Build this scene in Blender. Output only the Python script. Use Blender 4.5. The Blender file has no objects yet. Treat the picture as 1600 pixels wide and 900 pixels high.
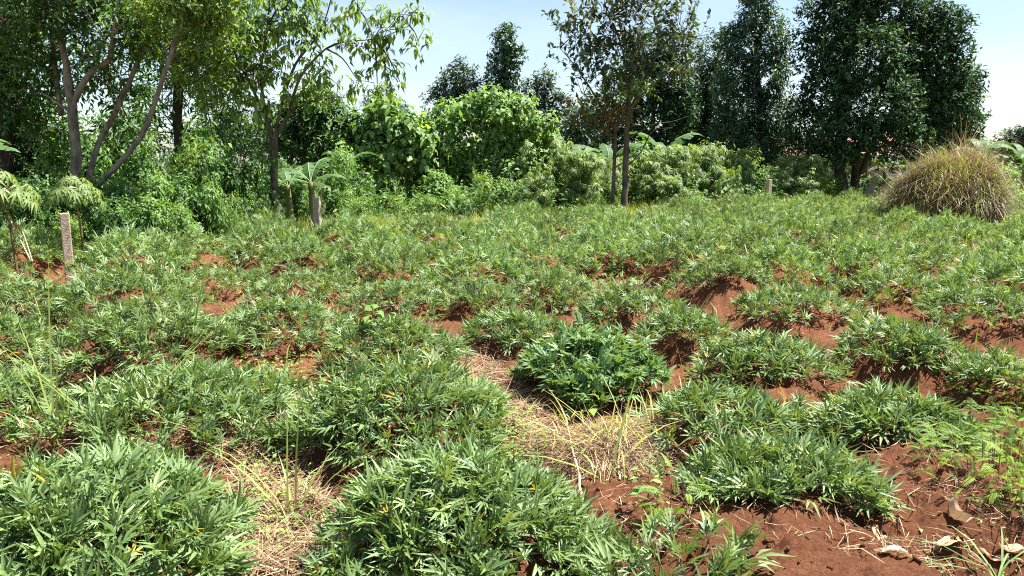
import bpy, math, random
import numpy as np
from mathutils import Vector, Matrix

random.seed(7)
RNG = np.random.default_rng(7)
scn = bpy.context.scene
C = scn.collection

# ------------------------------------------------------------------ camera
CAM_H, FPX, HORIZON = 1.65, 1186.0, 255.0
PITCH = math.atan((450 - HORIZON) / FPX)
cam_d = bpy.data.cameras.new('camera'); cam = bpy.data.objects.new('camera', cam_d); C.objects.link(cam)
cam_d.sensor_width = 36.0; cam_d.lens = FPX / 1600 * 36.0
cam_d.clip_start = 0.05; cam_d.clip_end = 3000
cam.location = (0, 0, CAM_H); cam.rotation_euler = (math.pi / 2 - PITCH, 0, 0)
scn.camera = cam

# ------------------------------------------------------------------ sky and sun
SUN_EL = math.radians(64); SUN_AZ = math.radians(76)       # azimuth clockwise from +Y (the view direction)
to_sun = Vector((math.cos(SUN_EL) * math.sin(SUN_AZ), math.cos(SUN_EL) * math.cos(SUN_AZ), math.sin(SUN_EL)))
w = bpy.data.worlds.new('World'); scn.world = w; w.use_nodes = True
nt = w.node_tree; nt.nodes.clear()
sky = nt.nodes.new('ShaderNodeTexSky'); sky.sky_type = 'NISHITA'; sky.sun_disc = False
sky.sun_elevation = SUN_EL; sky.sun_rotation = SUN_AZ; sky.air_density = 1.0; sky.dust_density = .6; sky.ozone_density = 1.0
bg = nt.nodes.new('ShaderNodeBackground'); bg.inputs['Strength'].default_value = 0.054
tc = nt.nodes.new('ShaderNodeTexCoord'); mp = nt.nodes.new('ShaderNodeMapping'); mp.inputs['Scale'].default_value = (1.1, 1.1, 5.0)
nz = nt.nodes.new('ShaderNodeTexNoise'); nz.inputs['Scale'].default_value = 1.7; nz.inputs['Detail'].default_value = 6; nz.inputs['Roughness'].default_value = .55
cr = nt.nodes.new('ShaderNodeMapRange'); cr.inputs['From Min'].default_value = .42; cr.inputs['From Max'].default_value = .72; cr.inputs['To Min'].default_value = .04; cr.inputs['To Max'].default_value = .5
mx = nt.nodes.new('ShaderNodeMix'); mx.data_type = 'RGBA'; mx.inputs['B'].default_value = (5.6, 6.4, 7.5, 1)
out = nt.nodes.new('ShaderNodeOutputWorld')
L = nt.links.new
L(tc.outputs['Generated'], mp.inputs['Vector']); L(mp.outputs['Vector'], nz.inputs['Vector']); L(nz.outputs['Fac'], cr.inputs['Value'])
L(cr.outputs['Result'], mx.inputs['Factor']); L(sky.outputs['Color'], mx.inputs['A']); L(mx.outputs['Result'], bg.inputs['Color']); L(bg.outputs['Background'], out.inputs['Surface'])
sd = bpy.data.lights.new('sun', 'SUN'); sd.energy = 5.0; sd.angle = math.radians(0.53); sd.color = (1.0, .955, .88)
sun = bpy.data.objects.new('sun', sd); C.objects.link(sun); sun.location = to_sun * 60
sun.rotation_euler = to_sun.to_track_quat('Z', 'Y').to_euler()
vs = scn.view_settings; vs.view_transform = 'Standard'; vs.look = 'None'; vs.exposure = 1.82; vs.gamma = 1.0; vs.use_curve_mapping = False
scn.render.engine = 'CYCLES'
scn.cycles.use_denoising = False; scn.cycles.filter_width = 1.1; scn.cycles.sample_clamp_indirect = 4.0
scn.cycles.max_bounces = 8; scn.cycles.diffuse_bounces = 5; scn.cycles.transmission_bounces = 6; scn.cycles.transparent_max_bounces = 4
scn.cycles.glossy_bounces = 2; scn.cycles.caustics_reflective = False; scn.cycles.caustics_refractive = False

# ------------------------------------------------------------------ pixel helpers
FW = np.array([0, math.cos(PITCH), -math.sin(PITCH)]); UP = np.array([0, math.sin(PITCH), math.cos(PITCH)]); RT = np.array([1., 0, 0])
def ray(px, py): return RT * (px - 800) / FPX + UP * (450 - py) / FPX + FW
def P(px, py, d):
    r = ray(px, py); return np.array([0, 0, CAM_H]) + r * (d / r[1])
def G(px, py, z=0.0):
    r = ray(px, py); return np.array([0, 0, CAM_H]) + r * ((z - CAM_H) / r[2])

# ------------------------------------------------------------------ noise
def hash2(i, j, s):
    h = (i * 374761393 + j * 668265263 + s * 974711) & 0xffffffff
    h = ((h ^ (h >> 13)) * 1274126177) & 0xffffffff
    return ((h ^ (h >> 16)) & 0xffff) / 65535.0
def vnoise(x, y, s=0):
    xi = np.floor(x).astype(np.int64); yi = np.floor(y).astype(np.int64); fx = x - xi; fy = y - yi
    fx = fx * fx * (3 - 2 * fx); fy = fy * fy * (3 - 2 * fy)
    a = hash2(xi, yi, s); b = hash2(xi + 1, yi, s); c = hash2(xi, yi + 1, s); d = hash2(xi + 1, yi + 1, s)
    return (a + (b - a) * fx) * (1 - fy) + (c + (d - c) * fx) * fy
def fbm(x, y, o=4, s=0):
    r = 0; a = .5
    for k in range(o): r = r + a * (vnoise(x * 2 ** k, y * 2 ** k, s + k * 17) - .5); a *= .5
    return r

# ------------------------------------------------------------------ mesh helpers
def mesh(name, V, F, mat=None, rnd=None, smooth=True):
    V = np.asarray(V, np.float32); F = np.asarray(F, np.int32)
    me = bpy.data.meshes.new(name)
    me.vertices.add(len(V)); me.vertices.foreach_set('co', V.ravel())
    k = F.shape[1]
    me.loops.add(F.size); me.loops.foreach_set('vertex_index', F.ravel())
    me.polygons.add(len(F)); me.polygons.foreach_set('loop_start', np.arange(0, F.size, k, dtype=np.int32))
    me.polygons.foreach_set('use_smooth', np.full(len(F), smooth))
    if rnd is not None:
        at = me.attributes.new('rnd', 'FLOAT', 'POINT'); at.data.foreach_set('value', np.asarray(rnd, np.float32))
    me.update(calc_edges=True)
    if mat: me.materials.append(mat)
    return me
def obj(name, me, parent=None, loc=None):
    o = bpy.data.objects.new(name, me); C.objects.link(o)
    if parent is not None: o.parent = parent
    if loc is not None: o.location = [float(v) for v in loc]
    return o
def tag(o, label=None, cat=None, group=None, kind=None):
    if label: o['label'] = label
    if cat: o['category'] = cat
    if group: o['group'] = group
    if kind: o['kind'] = kind
    return o
def thing(name, label, cat, loc=(0, 0, 0), group=None):
    return tag(obj(name, None, None, loc), label, cat, group)
class Acc:
    def __init__(s): s.V = []; s.F = []; s.R = []; s.n = 0
    def add(s, V, F, R=None):
        if len(V) == 0: return
        s.V.append(V); s.F.append(np.asarray(F) + s.n); s.n += len(V)
        s.R.append(np.full(len(V), .5) if R is None else (np.full(len(V), R) if np.isscalar(R) else R))
    def mesh(s, name, mat, smooth=True, origin=None):
        V = np.concatenate(s.V)
        if origin is not None: V = V - np.asarray(origin)
        return mesh(name, V, np.concatenate(s.F), mat, np.concatenate(s.R), smooth)
def nrm(v): return v / np.maximum(np.linalg.norm(v, axis=-1, keepdims=True), 1e-9)
def frames(f, n):
    f = nrm(f); s = nrm(np.cross(f, n)); n2 = np.cross(s, f)
    return np.stack([s, f, n2], -1)
def place(T, pos, f, n, scl, rnd):
    TV, TF = T; N = len(pos)
    M = frames(f, n); scl = np.asarray(scl)
    M = M * (scl[:, None, None] if scl.ndim == 1 else scl[:, None, :])
    V = np.einsum('nij,vj->nvi', M, TV) + pos[:, None, :]
    F = (TF[None] + (np.arange(N) * len(TV))[:, None, None]).reshape(-1, 3)
    return V.reshape(-1, 3), F, np.repeat(rnd, len(TV))
def place_many(acc, Ts, pos, f, n, scl, rnd):
    pick = RNG.integers(0, len(Ts), len(pos))
    for k, T in enumerate(Ts):
        m = pick == k
        if m.any(): acc.add(*place(T, pos[m], f[m], n[m], scl[m], rnd[m]))
def tube(pts, rad, sides=6, rnd=None):
    pts = np.asarray(pts, float); n = len(pts); rad = np.broadcast_to(np.asarray(rad, float), (n,))
    t = nrm(np.gradient(pts, axis=0)); ref = np.array([.31, .87, .12])
    a = nrm(np.cross(t, ref)); b = np.cross(t, a)
    th = np.arange(sides) * 2 * math.pi / sides
    ring = np.cos(th)[None, :, None] * a[:, None] + np.sin(th)[None, :, None] * b[:, None]
    V = (pts[:, None] + ring * rad[:, None, None]).reshape(-1, 3); F = []
    for i in range(n - 1):
        for j in range(sides):
            p, q = i * sides + j, i * sides + (j + 1) % sides
            F += [(p, q, q + sides), (p, q + sides, p + sides)]
    V = np.vstack([V, pts[-1] + t[-1] * rad[-1] * .5]); m = len(V) - 1; k = (n - 1) * sides
    F += [(k + j, k + (j + 1) % sides, m) for j in range(sides)]
    return V, np.array(F)
def curve_pts(ctrl, n=12, wob=0.0):
    ctrl = np.asarray(ctrl, float); k = len(ctrl)
    if k == 2: ctrl = np.array([ctrl[0], ctrl.mean(0), ctrl[1]]); k = 3
    q = np.vstack([2 * ctrl[0] - ctrl[1], ctrl, 2 * ctrl[-1] - ctrl[-2]]); o = []
    for t in np.linspace(0, k - 1 - 1e-6, n):
        i = int(t); u = t - i; p0, p1, p2, p3 = q[i:i + 4]
        o.append(.5 * (2 * p1 + (p2 - p0) * u + (2 * p0 - 5 * p1 + 4 * p2 - p3) * u * u + (3 * p1 - p0 - 3 * p2 + p3) * u ** 3))
    o = np.array(o)
    if wob: o[1:-1] += RNG.normal(0, wob, (n - 2, o.shape[1]))
    return o
def bevel_box(name, sx, sy, sz, mat, bev=.01):
    import bmesh
    bm = bmesh.new(); bmesh.ops.create_cube(bm, size=1)
    bmesh.ops.scale(bm, vec=(sx, sy, sz), verts=bm.verts); bmesh.ops.translate(bm, vec=(0, 0, sz / 2), verts=bm.verts)
    bmesh.ops.bevel(bm, geom=list(bm.edges), offset=bev, segments=2, affect='EDGES', profile=.6)
    me = bpy.data.meshes.new(name); bm.to_mesh(me); bm.free(); me.materials.append(mat); return me

# ------------------------------------------------------------------ materials
def new_mat(name):
    m = bpy.data.materials.new(name); m.use_nodes = True; t = m.node_tree; t.nodes.clear()
    o = t.nodes.new('ShaderNodeOutputMaterial'); return m, t, o
def ramp(t, stops):
    r = t.nodes.new('ShaderNodeValToRGB'); e = r.color_ramp.elements
    while len(e) < len(stops): e.new(.5)
    for k, (p, c) in enumerate(stops): e[k].position = p; e[k].color = (*c, 1)
    return r
def leaf_mat(name, stops, rough=.5, trans=.3, tcol=(1.5, 1.35, .5), spec=.5):
    m, t, o = new_mat(name); lk = t.links.new
    a = t.nodes.new('ShaderNodeAttribute'); a.attribute_name = 'rnd'
    g = t.nodes.new('ShaderNodeNewGeometry'); nz = t.nodes.new('ShaderNodeTexNoise'); nz.inputs['Scale'].default_value = 2.3; nz.inputs['Detail'].default_value = 3
    lk(g.outputs['Position'], nz.inputs['Vector'])
    ma = t.nodes.new('ShaderNodeMath'); ma.operation = 'MULTIPLY_ADD'; ma.inputs[1].default_value = .34; lk(nz.outputs['Fac'], ma.inputs[0])
    mb = t.nodes.new('ShaderNodeMath'); mb.operation = 'SUBTRACT'; mb.inputs[1].default_value = .17
    lk(a.outputs['Fac'], ma.inputs[2]); lk(ma.outputs[0], mb.inputs[0])
    r = ramp(t, stops); lk(mb.outputs[0], r.inputs['Fac'])
    p = t.nodes.new('ShaderNodeBsdfPrincipled'); p.inputs['Roughness'].default_value = rough; p.inputs['Specular IOR Level'].default_value = spec
    lk(r.outputs['Color'], p.inputs['Base Color'])
    tr = t.nodes.new('ShaderNodeBsdfTranslucent'); mu = t.nodes.new('ShaderNodeMix'); mu.data_type = 'RGBA'; mu.blend_type = 'MULTIPLY'; mu.inputs['Factor'].default_value = 1
    mu.inputs['B'].default_value = (*tcol, 1); lk(r.outputs['Color'], mu.inputs['A']); lk(mu.outputs['Result'], tr.inputs['Color'])
    ms = t.nodes.new('ShaderNodeMixShader'); ms.inputs['Fac'].default_value = trans
    lk(p.outputs['BSDF'], ms.inputs[1]); lk(tr.outputs['BSDF'], ms.inputs[2]); lk(ms.outputs['Shader'], o.inputs['Surface'])
    return m
def solid_mat(name, c1, c2, scale=8, rough=.85, bump=.3, bscale=40, detail=6, stretch=None):
    m, t, o = new_mat(name); lk = t.links.new
    tc = t.nodes.new('ShaderNodeTexCoord'); mp = t.nodes.new('ShaderNodeMapping'); lk(tc.outputs['Object'], mp.inputs['Vector'])
    if stretch: mp.inputs['Scale'].default_value = stretch
    nz = t.nodes.new('ShaderNodeTexNoise'); nz.inputs['Scale'].default_value = scale; nz.inputs['Detail'].default_value = detail; lk(mp.outputs['Vector'], nz.inputs['Vector'])
    r = ramp(t, [(.3, c1), (.7, c2)]); lk(nz.outputs['Fac'], r.inputs['Fac'])
    n2 = t.nodes.new('ShaderNodeTexNoise'); n2.inputs['Scale'].default_value = bscale; n2.inputs['Detail'].default_value = 5; lk(mp.outputs['Vector'], n2.inputs['Vector'])
    b = t.nodes.new('ShaderNodeBump'); b.inputs['Strength'].default_value = bump; b.inputs['Distance'].default_value = .02; lk(n2.outputs['Fac'], b.inputs['Height'])
    p = t.nodes.new('ShaderNodeBsdfPrincipled'); p.inputs['Roughness'].default_value = rough; p.inputs['Specular IOR Level'].default_value = .25
    lk(r.outputs['Color'], p.inputs['Base Color']); lk(b.outputs['Normal'], p.inputs['Normal']); lk(p.outputs['BSDF'], o.inputs['Surface'])
    return m
M = {}
M['potato'] = leaf_mat('potato_leaf', [(0, (.06, .11, .036)), (.35, (.12, .20, .066)), (.75, (.20, .29, .112)), (.93, (.23, .33, .105)), (1, (.34, .28, .04))], .47, .25, spec=.38)
M['potato_bright'] = leaf_mat('potato_leaf_bright', [(0, (.07, .145, .045)), (.5, (.13, .23, .078)), (1, (.20, .31, .11))], .5, .3, spec=.4)
M['potato_pale'] = leaf_mat('potato_leaf_pale', [(0, (0.069, 0.138, 0.048)), (.35, (0.144, 0.247, 0.090)), (.75, (0.230, 0.345, 0.140)), (1, (0.310, 0.391, 0.149))], .48, .30, spec=.38)
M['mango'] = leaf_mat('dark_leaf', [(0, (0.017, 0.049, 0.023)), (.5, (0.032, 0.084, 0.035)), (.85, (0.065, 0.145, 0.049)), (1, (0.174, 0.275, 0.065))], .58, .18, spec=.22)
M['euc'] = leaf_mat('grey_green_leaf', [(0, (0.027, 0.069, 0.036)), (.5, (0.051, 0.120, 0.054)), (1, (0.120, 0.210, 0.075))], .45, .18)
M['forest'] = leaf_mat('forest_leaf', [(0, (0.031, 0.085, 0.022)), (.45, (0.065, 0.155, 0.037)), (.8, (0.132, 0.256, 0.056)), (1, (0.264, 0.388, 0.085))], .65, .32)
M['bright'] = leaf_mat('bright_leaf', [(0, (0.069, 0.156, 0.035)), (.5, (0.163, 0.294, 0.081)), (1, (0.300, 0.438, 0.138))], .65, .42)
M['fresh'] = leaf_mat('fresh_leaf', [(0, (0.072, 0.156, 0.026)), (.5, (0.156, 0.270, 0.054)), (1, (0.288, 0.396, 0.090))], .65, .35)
M['cassava'] = leaf_mat('cassava_leaf', [(0, (0.077, 0.143, 0.035)), (.5, (0.154, 0.242, 0.066)), (1, (0.253, 0.330, 0.105))], .55, .36)
M['olive'] = leaf_mat('olive_leaf', [(0, (0.033, 0.060, 0.025)), (.45, (0.065, 0.106, 0.043)), (.8, (0.125, 0.169, 0.075)), (1, (0.237, 0.175, 0.069))], .65, .2)
M['brownleaf'] = leaf_mat('withered_leaf', [(0, (.07, .05, .02)), (.5, (.15, .10, .025)), (1, (.24, .26, .04))], .5, .3)
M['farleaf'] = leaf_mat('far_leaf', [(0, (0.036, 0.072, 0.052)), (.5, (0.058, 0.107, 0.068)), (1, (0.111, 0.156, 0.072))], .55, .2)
M['banana'] = leaf_mat('banana_leaf', [(0, (.03, .085, .022)), (.5, (.06, .145, .032)), (1, (.16, .27, .05))], .62, .34)
M['grass'] = leaf_mat('green_grass', [(0, (.09, .18, .028)), (.5, (.19, .285, .05)), (.85, (.31, .35, .085)), (1, (.42, .34, .15))], .5, .34)
M['yellowgrass'] = leaf_mat('yellow_green_grass', [(0, (.12, .19, .03)), (.5, (.24, .29, .06)), (1, (.42, .40, .13))], .45, .35)
M['straw'] = leaf_mat('dry_straw', [(0, (.11, .058, .03)), (.4, (.23, .145, .075)), (.8, (.37, .26, .145)), (1, (.50, .39, .23))], .6, .15, (1.1, 1, .8))
M['heapdry'] = leaf_mat('dry_heap_grass', [(0, (.12, .075, .05)), (.4, (.25, .18, .105)), (.75, (.38, .30, .175)), (1, (.36, .33, .17))], .6, .2, (1.1, 1, .7))
M['deadleaf'] = leaf_mat('dead_leaf', [(0, (.30, .19, .11)), (.5, (.44, .31, .19)), (1, (.54, .41, .28))], .6, .2, (1.1, .95, .7))
M['stem'] = solid_mat('green_brown_stem', (.10, .085, .03), (.17, .12, .05), 12, .7, .2)
M['vine'] = solid_mat('reddish_vine', (.11, .055, .035), (.12, .11, .04), 9, .7, .1)
M['bark'] = solid_mat('brown_bark', (.035, .027, .018), (.155, .13, .095), 11, .9, 1.0, 36, 9, stretch=(1, 1, .35))
M['bark_pale'] = solid_mat('pale_bark', (.07, .058, .04), (.27, .235, .18), 10, .9, .9, 30, 9, stretch=(1, 1, .5))
M['bark_dark'] = solid_mat('dark_bark', (.03, .022, .018), (.085, .062, .045), 7, .9, .8, 30, stretch=(1, 1, .3))
M['post'] = solid_mat('weathered_concrete', (.28, .21, .15), (.50, .41, .31), 9, .9, .6, 60)
M['stick'] = solid_mat('pale_stick', (.42, .31, .19), (.56, .44, .29), 20, .7, .3)
M['wall'] = solid_mat('pink_plaster', (.40, .26, .21), (.52, .37, .30), 2.5, .9, .2)
M['white'] = solid_mat('white_paint', (.70, .68, .64), (.8, .78, .75), 3, .7, .1)
M['roof'] = solid_mat('rusty_roof', (.16, .06, .04), (.32, .13, .085), 3, .7, .2)
M['door'] = solid_mat('dark_door', (.05, .035, .03), (.09, .06, .045), 5, .5, .1)
M['bananastem'] = solid_mat('banana_stem', (.10, .10, .035), (.26, .22, .09), 5, .6, .3, stretch=(1, 1, .25))
M['midrib'] = solid_mat('pale_midrib', (.25, .33, .10), (.34, .40, .15), 5, .5, .05)
def soil_mat():
    m, t, o = new_mat('red_soil'); lk = t.links.new
    g = t.nodes.new('ShaderNodeNewGeometry')
    def noise(s, d=6, r=.6):
        n = t.nodes.new('ShaderNodeTexNoise'); n.inputs['Scale'].default_value = s; n.inputs['Detail'].default_value = d; n.inputs['Roughness'].default_value = r; lk(g.outputs['Position'], n.inputs['Vector']); return n
    n1 = noise(2.2); n2 = noise(30, 8, .8)
    mxn = t.nodes.new('ShaderNodeMath'); mxn.operation = 'MULTIPLY_ADD'; mxn.inputs[1].default_value = .62; lk(n2.outputs['Fac'], mxn.inputs[0])
    hf = t.nodes.new('ShaderNodeMath'); hf.operation = 'MULTIPLY'; hf.inputs[1].default_value = .38; lk(n1.outputs['Fac'], hf.inputs[0]); lk(hf.outputs[0], mxn.inputs[2])
    r = ramp(t, [(.30, (.082, .032, .018)), (.48, (.172, .068, .034)), (.62, (.255, .110, .055)), (.75, (.36, .185, .105))]); lk(mxn.outputs[0], r.inputs['Fac'])
    a = t.nodes.new('ShaderNodeAttribute'); a.attribute_name = 'rnd'                      # 1 where the land is under grass
    gr = ramp(t, [(.35, (.04, .06, .018)), (.65, (.08, .10, .03))]); lk(n1.outputs['Fac'], gr.inputs['Fac'])
    mm = t.nodes.new('ShaderNodeMix'); mm.data_type = 'RGBA'; lk(a.outputs['Fac'], mm.inputs['Factor']); lk(r.outputs['Color'], mm.inputs['A']); lk(gr.outputs['Color'], mm.inputs['B'])
    b = t.nodes.new('ShaderNodeBump'); b.inputs['Strength'].default_value = 1.0; b.inputs['Distance'].default_value = .04
    n3 = noise(42, 8, .8); lk(n3.outputs['Fac'], b.inputs['Height'])
    p = t.nodes.new('ShaderNodeBsdfPrincipled'); p.inputs['Roughness'].default_value = .95; p.inputs['Specular IOR Level'].default_value = .12
    lk(mm.outputs['Result'], p.inputs['Base Color']); lk(b.outputs['Normal'], p.inputs['Normal']); lk(p.outputs['BSDF'], o.inputs['Surface'])
    return m
M['soil'] = soil_mat()

# ------------------------------------------------------------------ leaf templates (along +Y, face +Z)
def t_palm(lobes, wid, droop, seed, fold=.05, petiole=.5, fine=True, maxw=.42):
    r = random.Random(seed); V = []; F = []
    for ang, ln in lobes:
        a = math.radians(ang + r.uniform(-7, 7)); ln *= r.uniform(.88, 1.1); s, c = math.sin(a), math.cos(a); wv = wid * (.75 + .25 * ln)
        dz = -droop * r.uniform(.5, 1.5); lift = r.uniform(-.05, .12)
        def q(x, y, z): V.append((x * c + y * s, -x * s + y * c, z)); return len(V) - 1
        b0 = q(0, 0, 0); l = q(-wv / 2, ln * maxw, lift * .5 + fold); rr = q(wv / 2, ln * maxw, lift * .5 + fold); tip = q(0, ln, lift + dz)
        if fine:
            m = q(0, ln * maxw, lift * .5); F += [(b0, l, m), (b0, m, rr), (l, tip, m), (m, tip, rr)]
        else: F += [(b0, l, tip), (b0, tip, rr)]
    if petiole:
        k = len(V); V += [(-.012, 0, 0), (.012, 0, 0), (0, -petiole, -.12)]; F += [(k, k + 1, k + 2)]
    return np.array(V, float), np.array(F)
SP = [(0, 1.1), (25, .86), (-25, .86), (56, .46), (-56, .46)]
SP3 = [(0, 1.15), (26, .72), (-26, .72)]
T_SP = [t_palm(SP, .135, .14, k) for k in range(4)] + [t_palm(SP3, .15, .16, 20 + k) for k in range(3)]
T_SPLO = [t_palm(SP, .21, .16, 40 + k, fine=False, petiole=0) for k in range(3)]
T_BROAD = [t_palm([(0, 1), (32, .75), (-32, .75), (66, .4), (-66, .4)], .21, .2, 60 + k) for k in range(4)]
CS = [(0, 1), (30, .95), (-30, .95), (62, .85), (-62, .85), (105, .6), (-105, .6)]
T_CAS = [t_palm(CS, .19, .45, 80 + k, petiole=.8) for k in range(3)]
def t_ovate(wid, droop, fold=.08):
    V = [(0, 0, 0), (-wid / 2, .42, fold), (0, .45, .02), (wid / 2, .42, fold), (0, 1, -droop), (0, -.25, 0)]
    return np.array(V, float), np.array([(0, 1, 2), (0, 2, 3), (1, 4, 2), (2, 4, 3)])
def t_simple(wid, droop, fold=.07):
    return np.array([(0, 0, 0), (-wid / 2, .45, fold), (0, 1, -droop), (wid / 2, .45, fold)], float), np.array([(0, 1, 2), (0, 2, 3)])
T_OV = [t_ovate(.5, .1), t_ovate(.45, .25), t_ovate(.55, .18)]
T_OVN = [t_ovate(.34, .12), t_ovate(.30, .25), t_ovate(.38, .2)]
T_HEART = [t_ovate(.72, .25), t_ovate(.8, .12), t_ovate(.65, .3)]
T_S = [t_simple(.42, .1), t_simple(.36, .2), t_simple(.5, .05)]
T_SN = [t_simple(.26, .15), t_simple(.3, .25)]
def t_pinnate(n=9, ln=.30, seed=0):
    r = random.Random(seed); V = []; F = []
    for k in range(n):
        y = .12 + .85 * k / n; zz = -.25 * (y ** 2)
        for s in (-1, 1):
            l = ln * (1 - .55 * (k / n) ** 2) * r.uniform(.85, 1.1); w_ = l * .3; b = len(V)
            V += [(0, y, zz), (s * l * .5, y + .1 * l - w_ * .5, zz + .02), (s * l, y + .35 * l, zz - .05), (s * l * .5, y + .1 * l + w_ * .7, zz + .02)]
            F += [(b, b + 1, b + 2), (b, b + 2, b + 3)]
    b = len(V); V += [(-.012, 0, 0), (.012, 0, 0), (0, 1, -.25)]; F += [(b, b + 1, b + 2)]
    return np.array(V, float), np.array(F)
T_PIN = [t_pinnate(13, .2, 1), t_pinnate(11, .22, 2)]
def t_blade(bend, n=4, twist=0.0):
    V = []; F = []; y = z = 0.; a = 0.
    for k in range(n + 1):
        u = k / n; wv = .5 * (1 - u ** 2.4) + .02; wv *= (.7 + .3 * min(1, u * 4)); V += [(-wv, y, z), (wv, y, z)]
        a = bend * (u + .5 / n); y += math.cos(a) / n; z -= math.sin(a) / n
    for k in range(n):
        b = 2 * k; F += [(b, b + 1, b + 3), (b, b + 3, b + 2)]
    return np.array(V, float), np.array(F)
T_BL = [t_blade(b, 4, tw) for b, tw in ((.3, 0), (.9, .8), (1.6, -.6), (2.3, .5))]
T_BL2 = [t_blade(b, 2, tw) for b, tw in ((.2, 0), (.8, .5), (1.5, -.5))]
T_HB = [t_blade(b, 3) for b in (.9, 1.6, 2.3)]
T_STRAW = [t_blade(b, 2, .3) for b in (.1, .5, -.4)]

def blades(acc, base, n, length, width, lean, Ts=T_BL, up=None, rnd=None):
    """n grass blades from points BASE (n,3): heading up, leaning out by LEAN radians"""
    az = RNG.uniform(0, 2 * math.pi, n); le = np.abs(RNG.normal(lean, lean * .5, n))
    f = np.stack([np.cos(az) * np.sin(le), np.sin(az) * np.sin(le), np.cos(le)], -1)
    nn = np.stack([-np.cos(az) * np.cos(le), -np.sin(az) * np.cos(le), np.sin(le)], -1)
    ln = length * RNG.uniform(.5, 1.15, n); wd = width * RNG.uniform(.6, 1.2, n)
    place_many(acc, Ts, base, f, nn, np.stack([wd, ln, ln], -1), RNG.uniform(0, 1, n) if rnd is None else rnd)

# ------------------------------------------------------------------ layout of the sweet potato mounds
# foreground clumps by their outline in the photograph: x0, x1, top, bottom, leaves, style, label
NEAR = [
 (-90, 335, 690, 965, 1500, 'sp', 'large dense sweet potato clump in the bottom left corner of the field'),
 (540, 893, 684, 925, 1450, 'sp', 'large sweet potato clump at the bottom centre, nearest the camera'),
 (478, 778, 552, 722, 1150, 'sp', 'sweet potato clump directly behind the large bottom centre clump'),
 (100, 445, 572, 695, 1200, 'sp', 'wide sweet potato clump behind the bottom left corner clump'),
 (832, 1012, 512, 620, 760, 'br', 'bright green upright clump right of the bare straw patch in mid field'),
 (1092, 1290, 518, 612, 750, 'sp', 'sweet potato clump on a bare soil mound right of the bright green clump'),
 (1020, 1240, 628, 705, 620, 'sp', 'low sweet potato clump on the crest just behind the front right mound'),
 (1105, 1345, 700, 822, 750, 'sp', 'sweet potato clump spilling down the front right red soil mound'),
 (1292, 1490, 592, 715, 700, 'sp', 'sweet potato clump with a pale flower above the dead leaves at right'),
 (1318, 1492, 494, 592, 650, 'sp', 'rounded dark sweet potato clump right of the bare red soil slope'),
 (-60, 58, 488, 562, 350, 'sp', 'upper of two small sweet potato clumps cut by the left edge'),
 (-70, 45, 572, 655, 320, 'sp', 'lower of two small sweet potato clumps cut by the left edge'),
 (738, 872, 476, 542, 480, 'sp', 'small sweet potato clump at the back of the bare straw patch'),
 (925, 1062, 440, 516, 520, 'sp', 'dark sweet potato clump behind the bright green clump'),
 (1005, 1132, 480, 556, 480, 'sp', 'sweet potato clump on a red mound just right behind the bright green clump'),
 (340, 525, 458, 542, 640, 'sp', 'sweet potato clump overhanging a dark soil hollow left of the centre'),
 (520, 692, 492, 572, 600, 'sp', 'sweet potato clump left of the bare straw patch'),
 (90, 352, 452, 596, 1000, 'sp', 'broad sweet potato clump among tall grass stalks at left'),
 (955, 1150, 850, 985, 110, 'sp', 'sparse sweet potato vine at the bottom edge beside the feathery weed'),
 (1490, 1640, 548, 625, 260, 'sp', 'thin low sweet potato vine near the right edge behind the feathery weeds'),
 (1158, 1332, 446, 512, 560, 'sp', 'sweet potato clump between two patches of bare red soil at right'),
 (1058, 1176, 402, 472, 460, 'sp', 'sweet potato clump behind the left of two bare soil patches at right'),
 (1330, 1480, 420, 475, 460, 'sp', 'sweet potato clump behind the rounded dark clump at right'),
 (1445, 1625, 440, 522, 520, 'sp', 'sweet potato clump at the right edge below the dry grass heap'),
 (690, 802, 430, 492, 420, 'sp', 'sweet potato clump left of the small clump behind the straw patch'),
 (800, 918, 415, 476, 440, 'sp', 'sweet potato clump straight behind the small clump at the straw patch'),
 (552, 690, 432, 494, 480, 'sp', 'sweet potato clump behind the one left of the straw patch'),
 (405, 560, 420, 470, 480, 'sp', 'sweet potato clump behind the one overhanging the dark hollow'),
 (250, 402, 412, 462, 460, 'sp', 'sweet potato clump right of the long leaning grass stalk at left'),
 (102, 250, 420, 474, 460, 'sp', 'sweet potato clump in front of the pale concrete post at left'),
 (-30, 98, 430, 500, 440, 'sp', 'sweet potato clump at the left edge in front of the dry stalks'),
]
clumps = []
for (x0, x1, yt, yb, nl, st, lab) in NEAR:
    g = G((x0 + x1) / 2, yb, .08); df = g[1]; d = df
    for _ in range(12):
        r = (x1 - x0) / 2 * d / FPX; d = df + r * .8
    cx = ((x0 + x1) / 2 - 800) / FPX * (d * math.cos(PITCH) + (CAM_H - .3) * math.sin(PITCH))
    top = ray((x0 + x1) / 2, yt); hh = CAM_H + top[2] / top[1] * (d + .45 * r)
    hh = min(max(hh - .07, .26), .68); r *= .92
    if len(clumps) in (5, 6, 7, 8, 9, 14): r *= .86; nl = int(nl * .72)
    clumps.append(dict(x=cx, y=d, r=r, h=hh, n=nl, st=st, lab=lab))
def edge_y(x):                                                # back edge of the field, from the posts
    return np.interp(x, [-16, -8, -4.9, -1.4, 2.7, 8.6, 18, 30], [9.5, 11.2, 14.6, 16.6, 19.8, 24.8, 28, 29.5])
fill = []
tries = 0
rr_ = random.Random(11)
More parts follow.
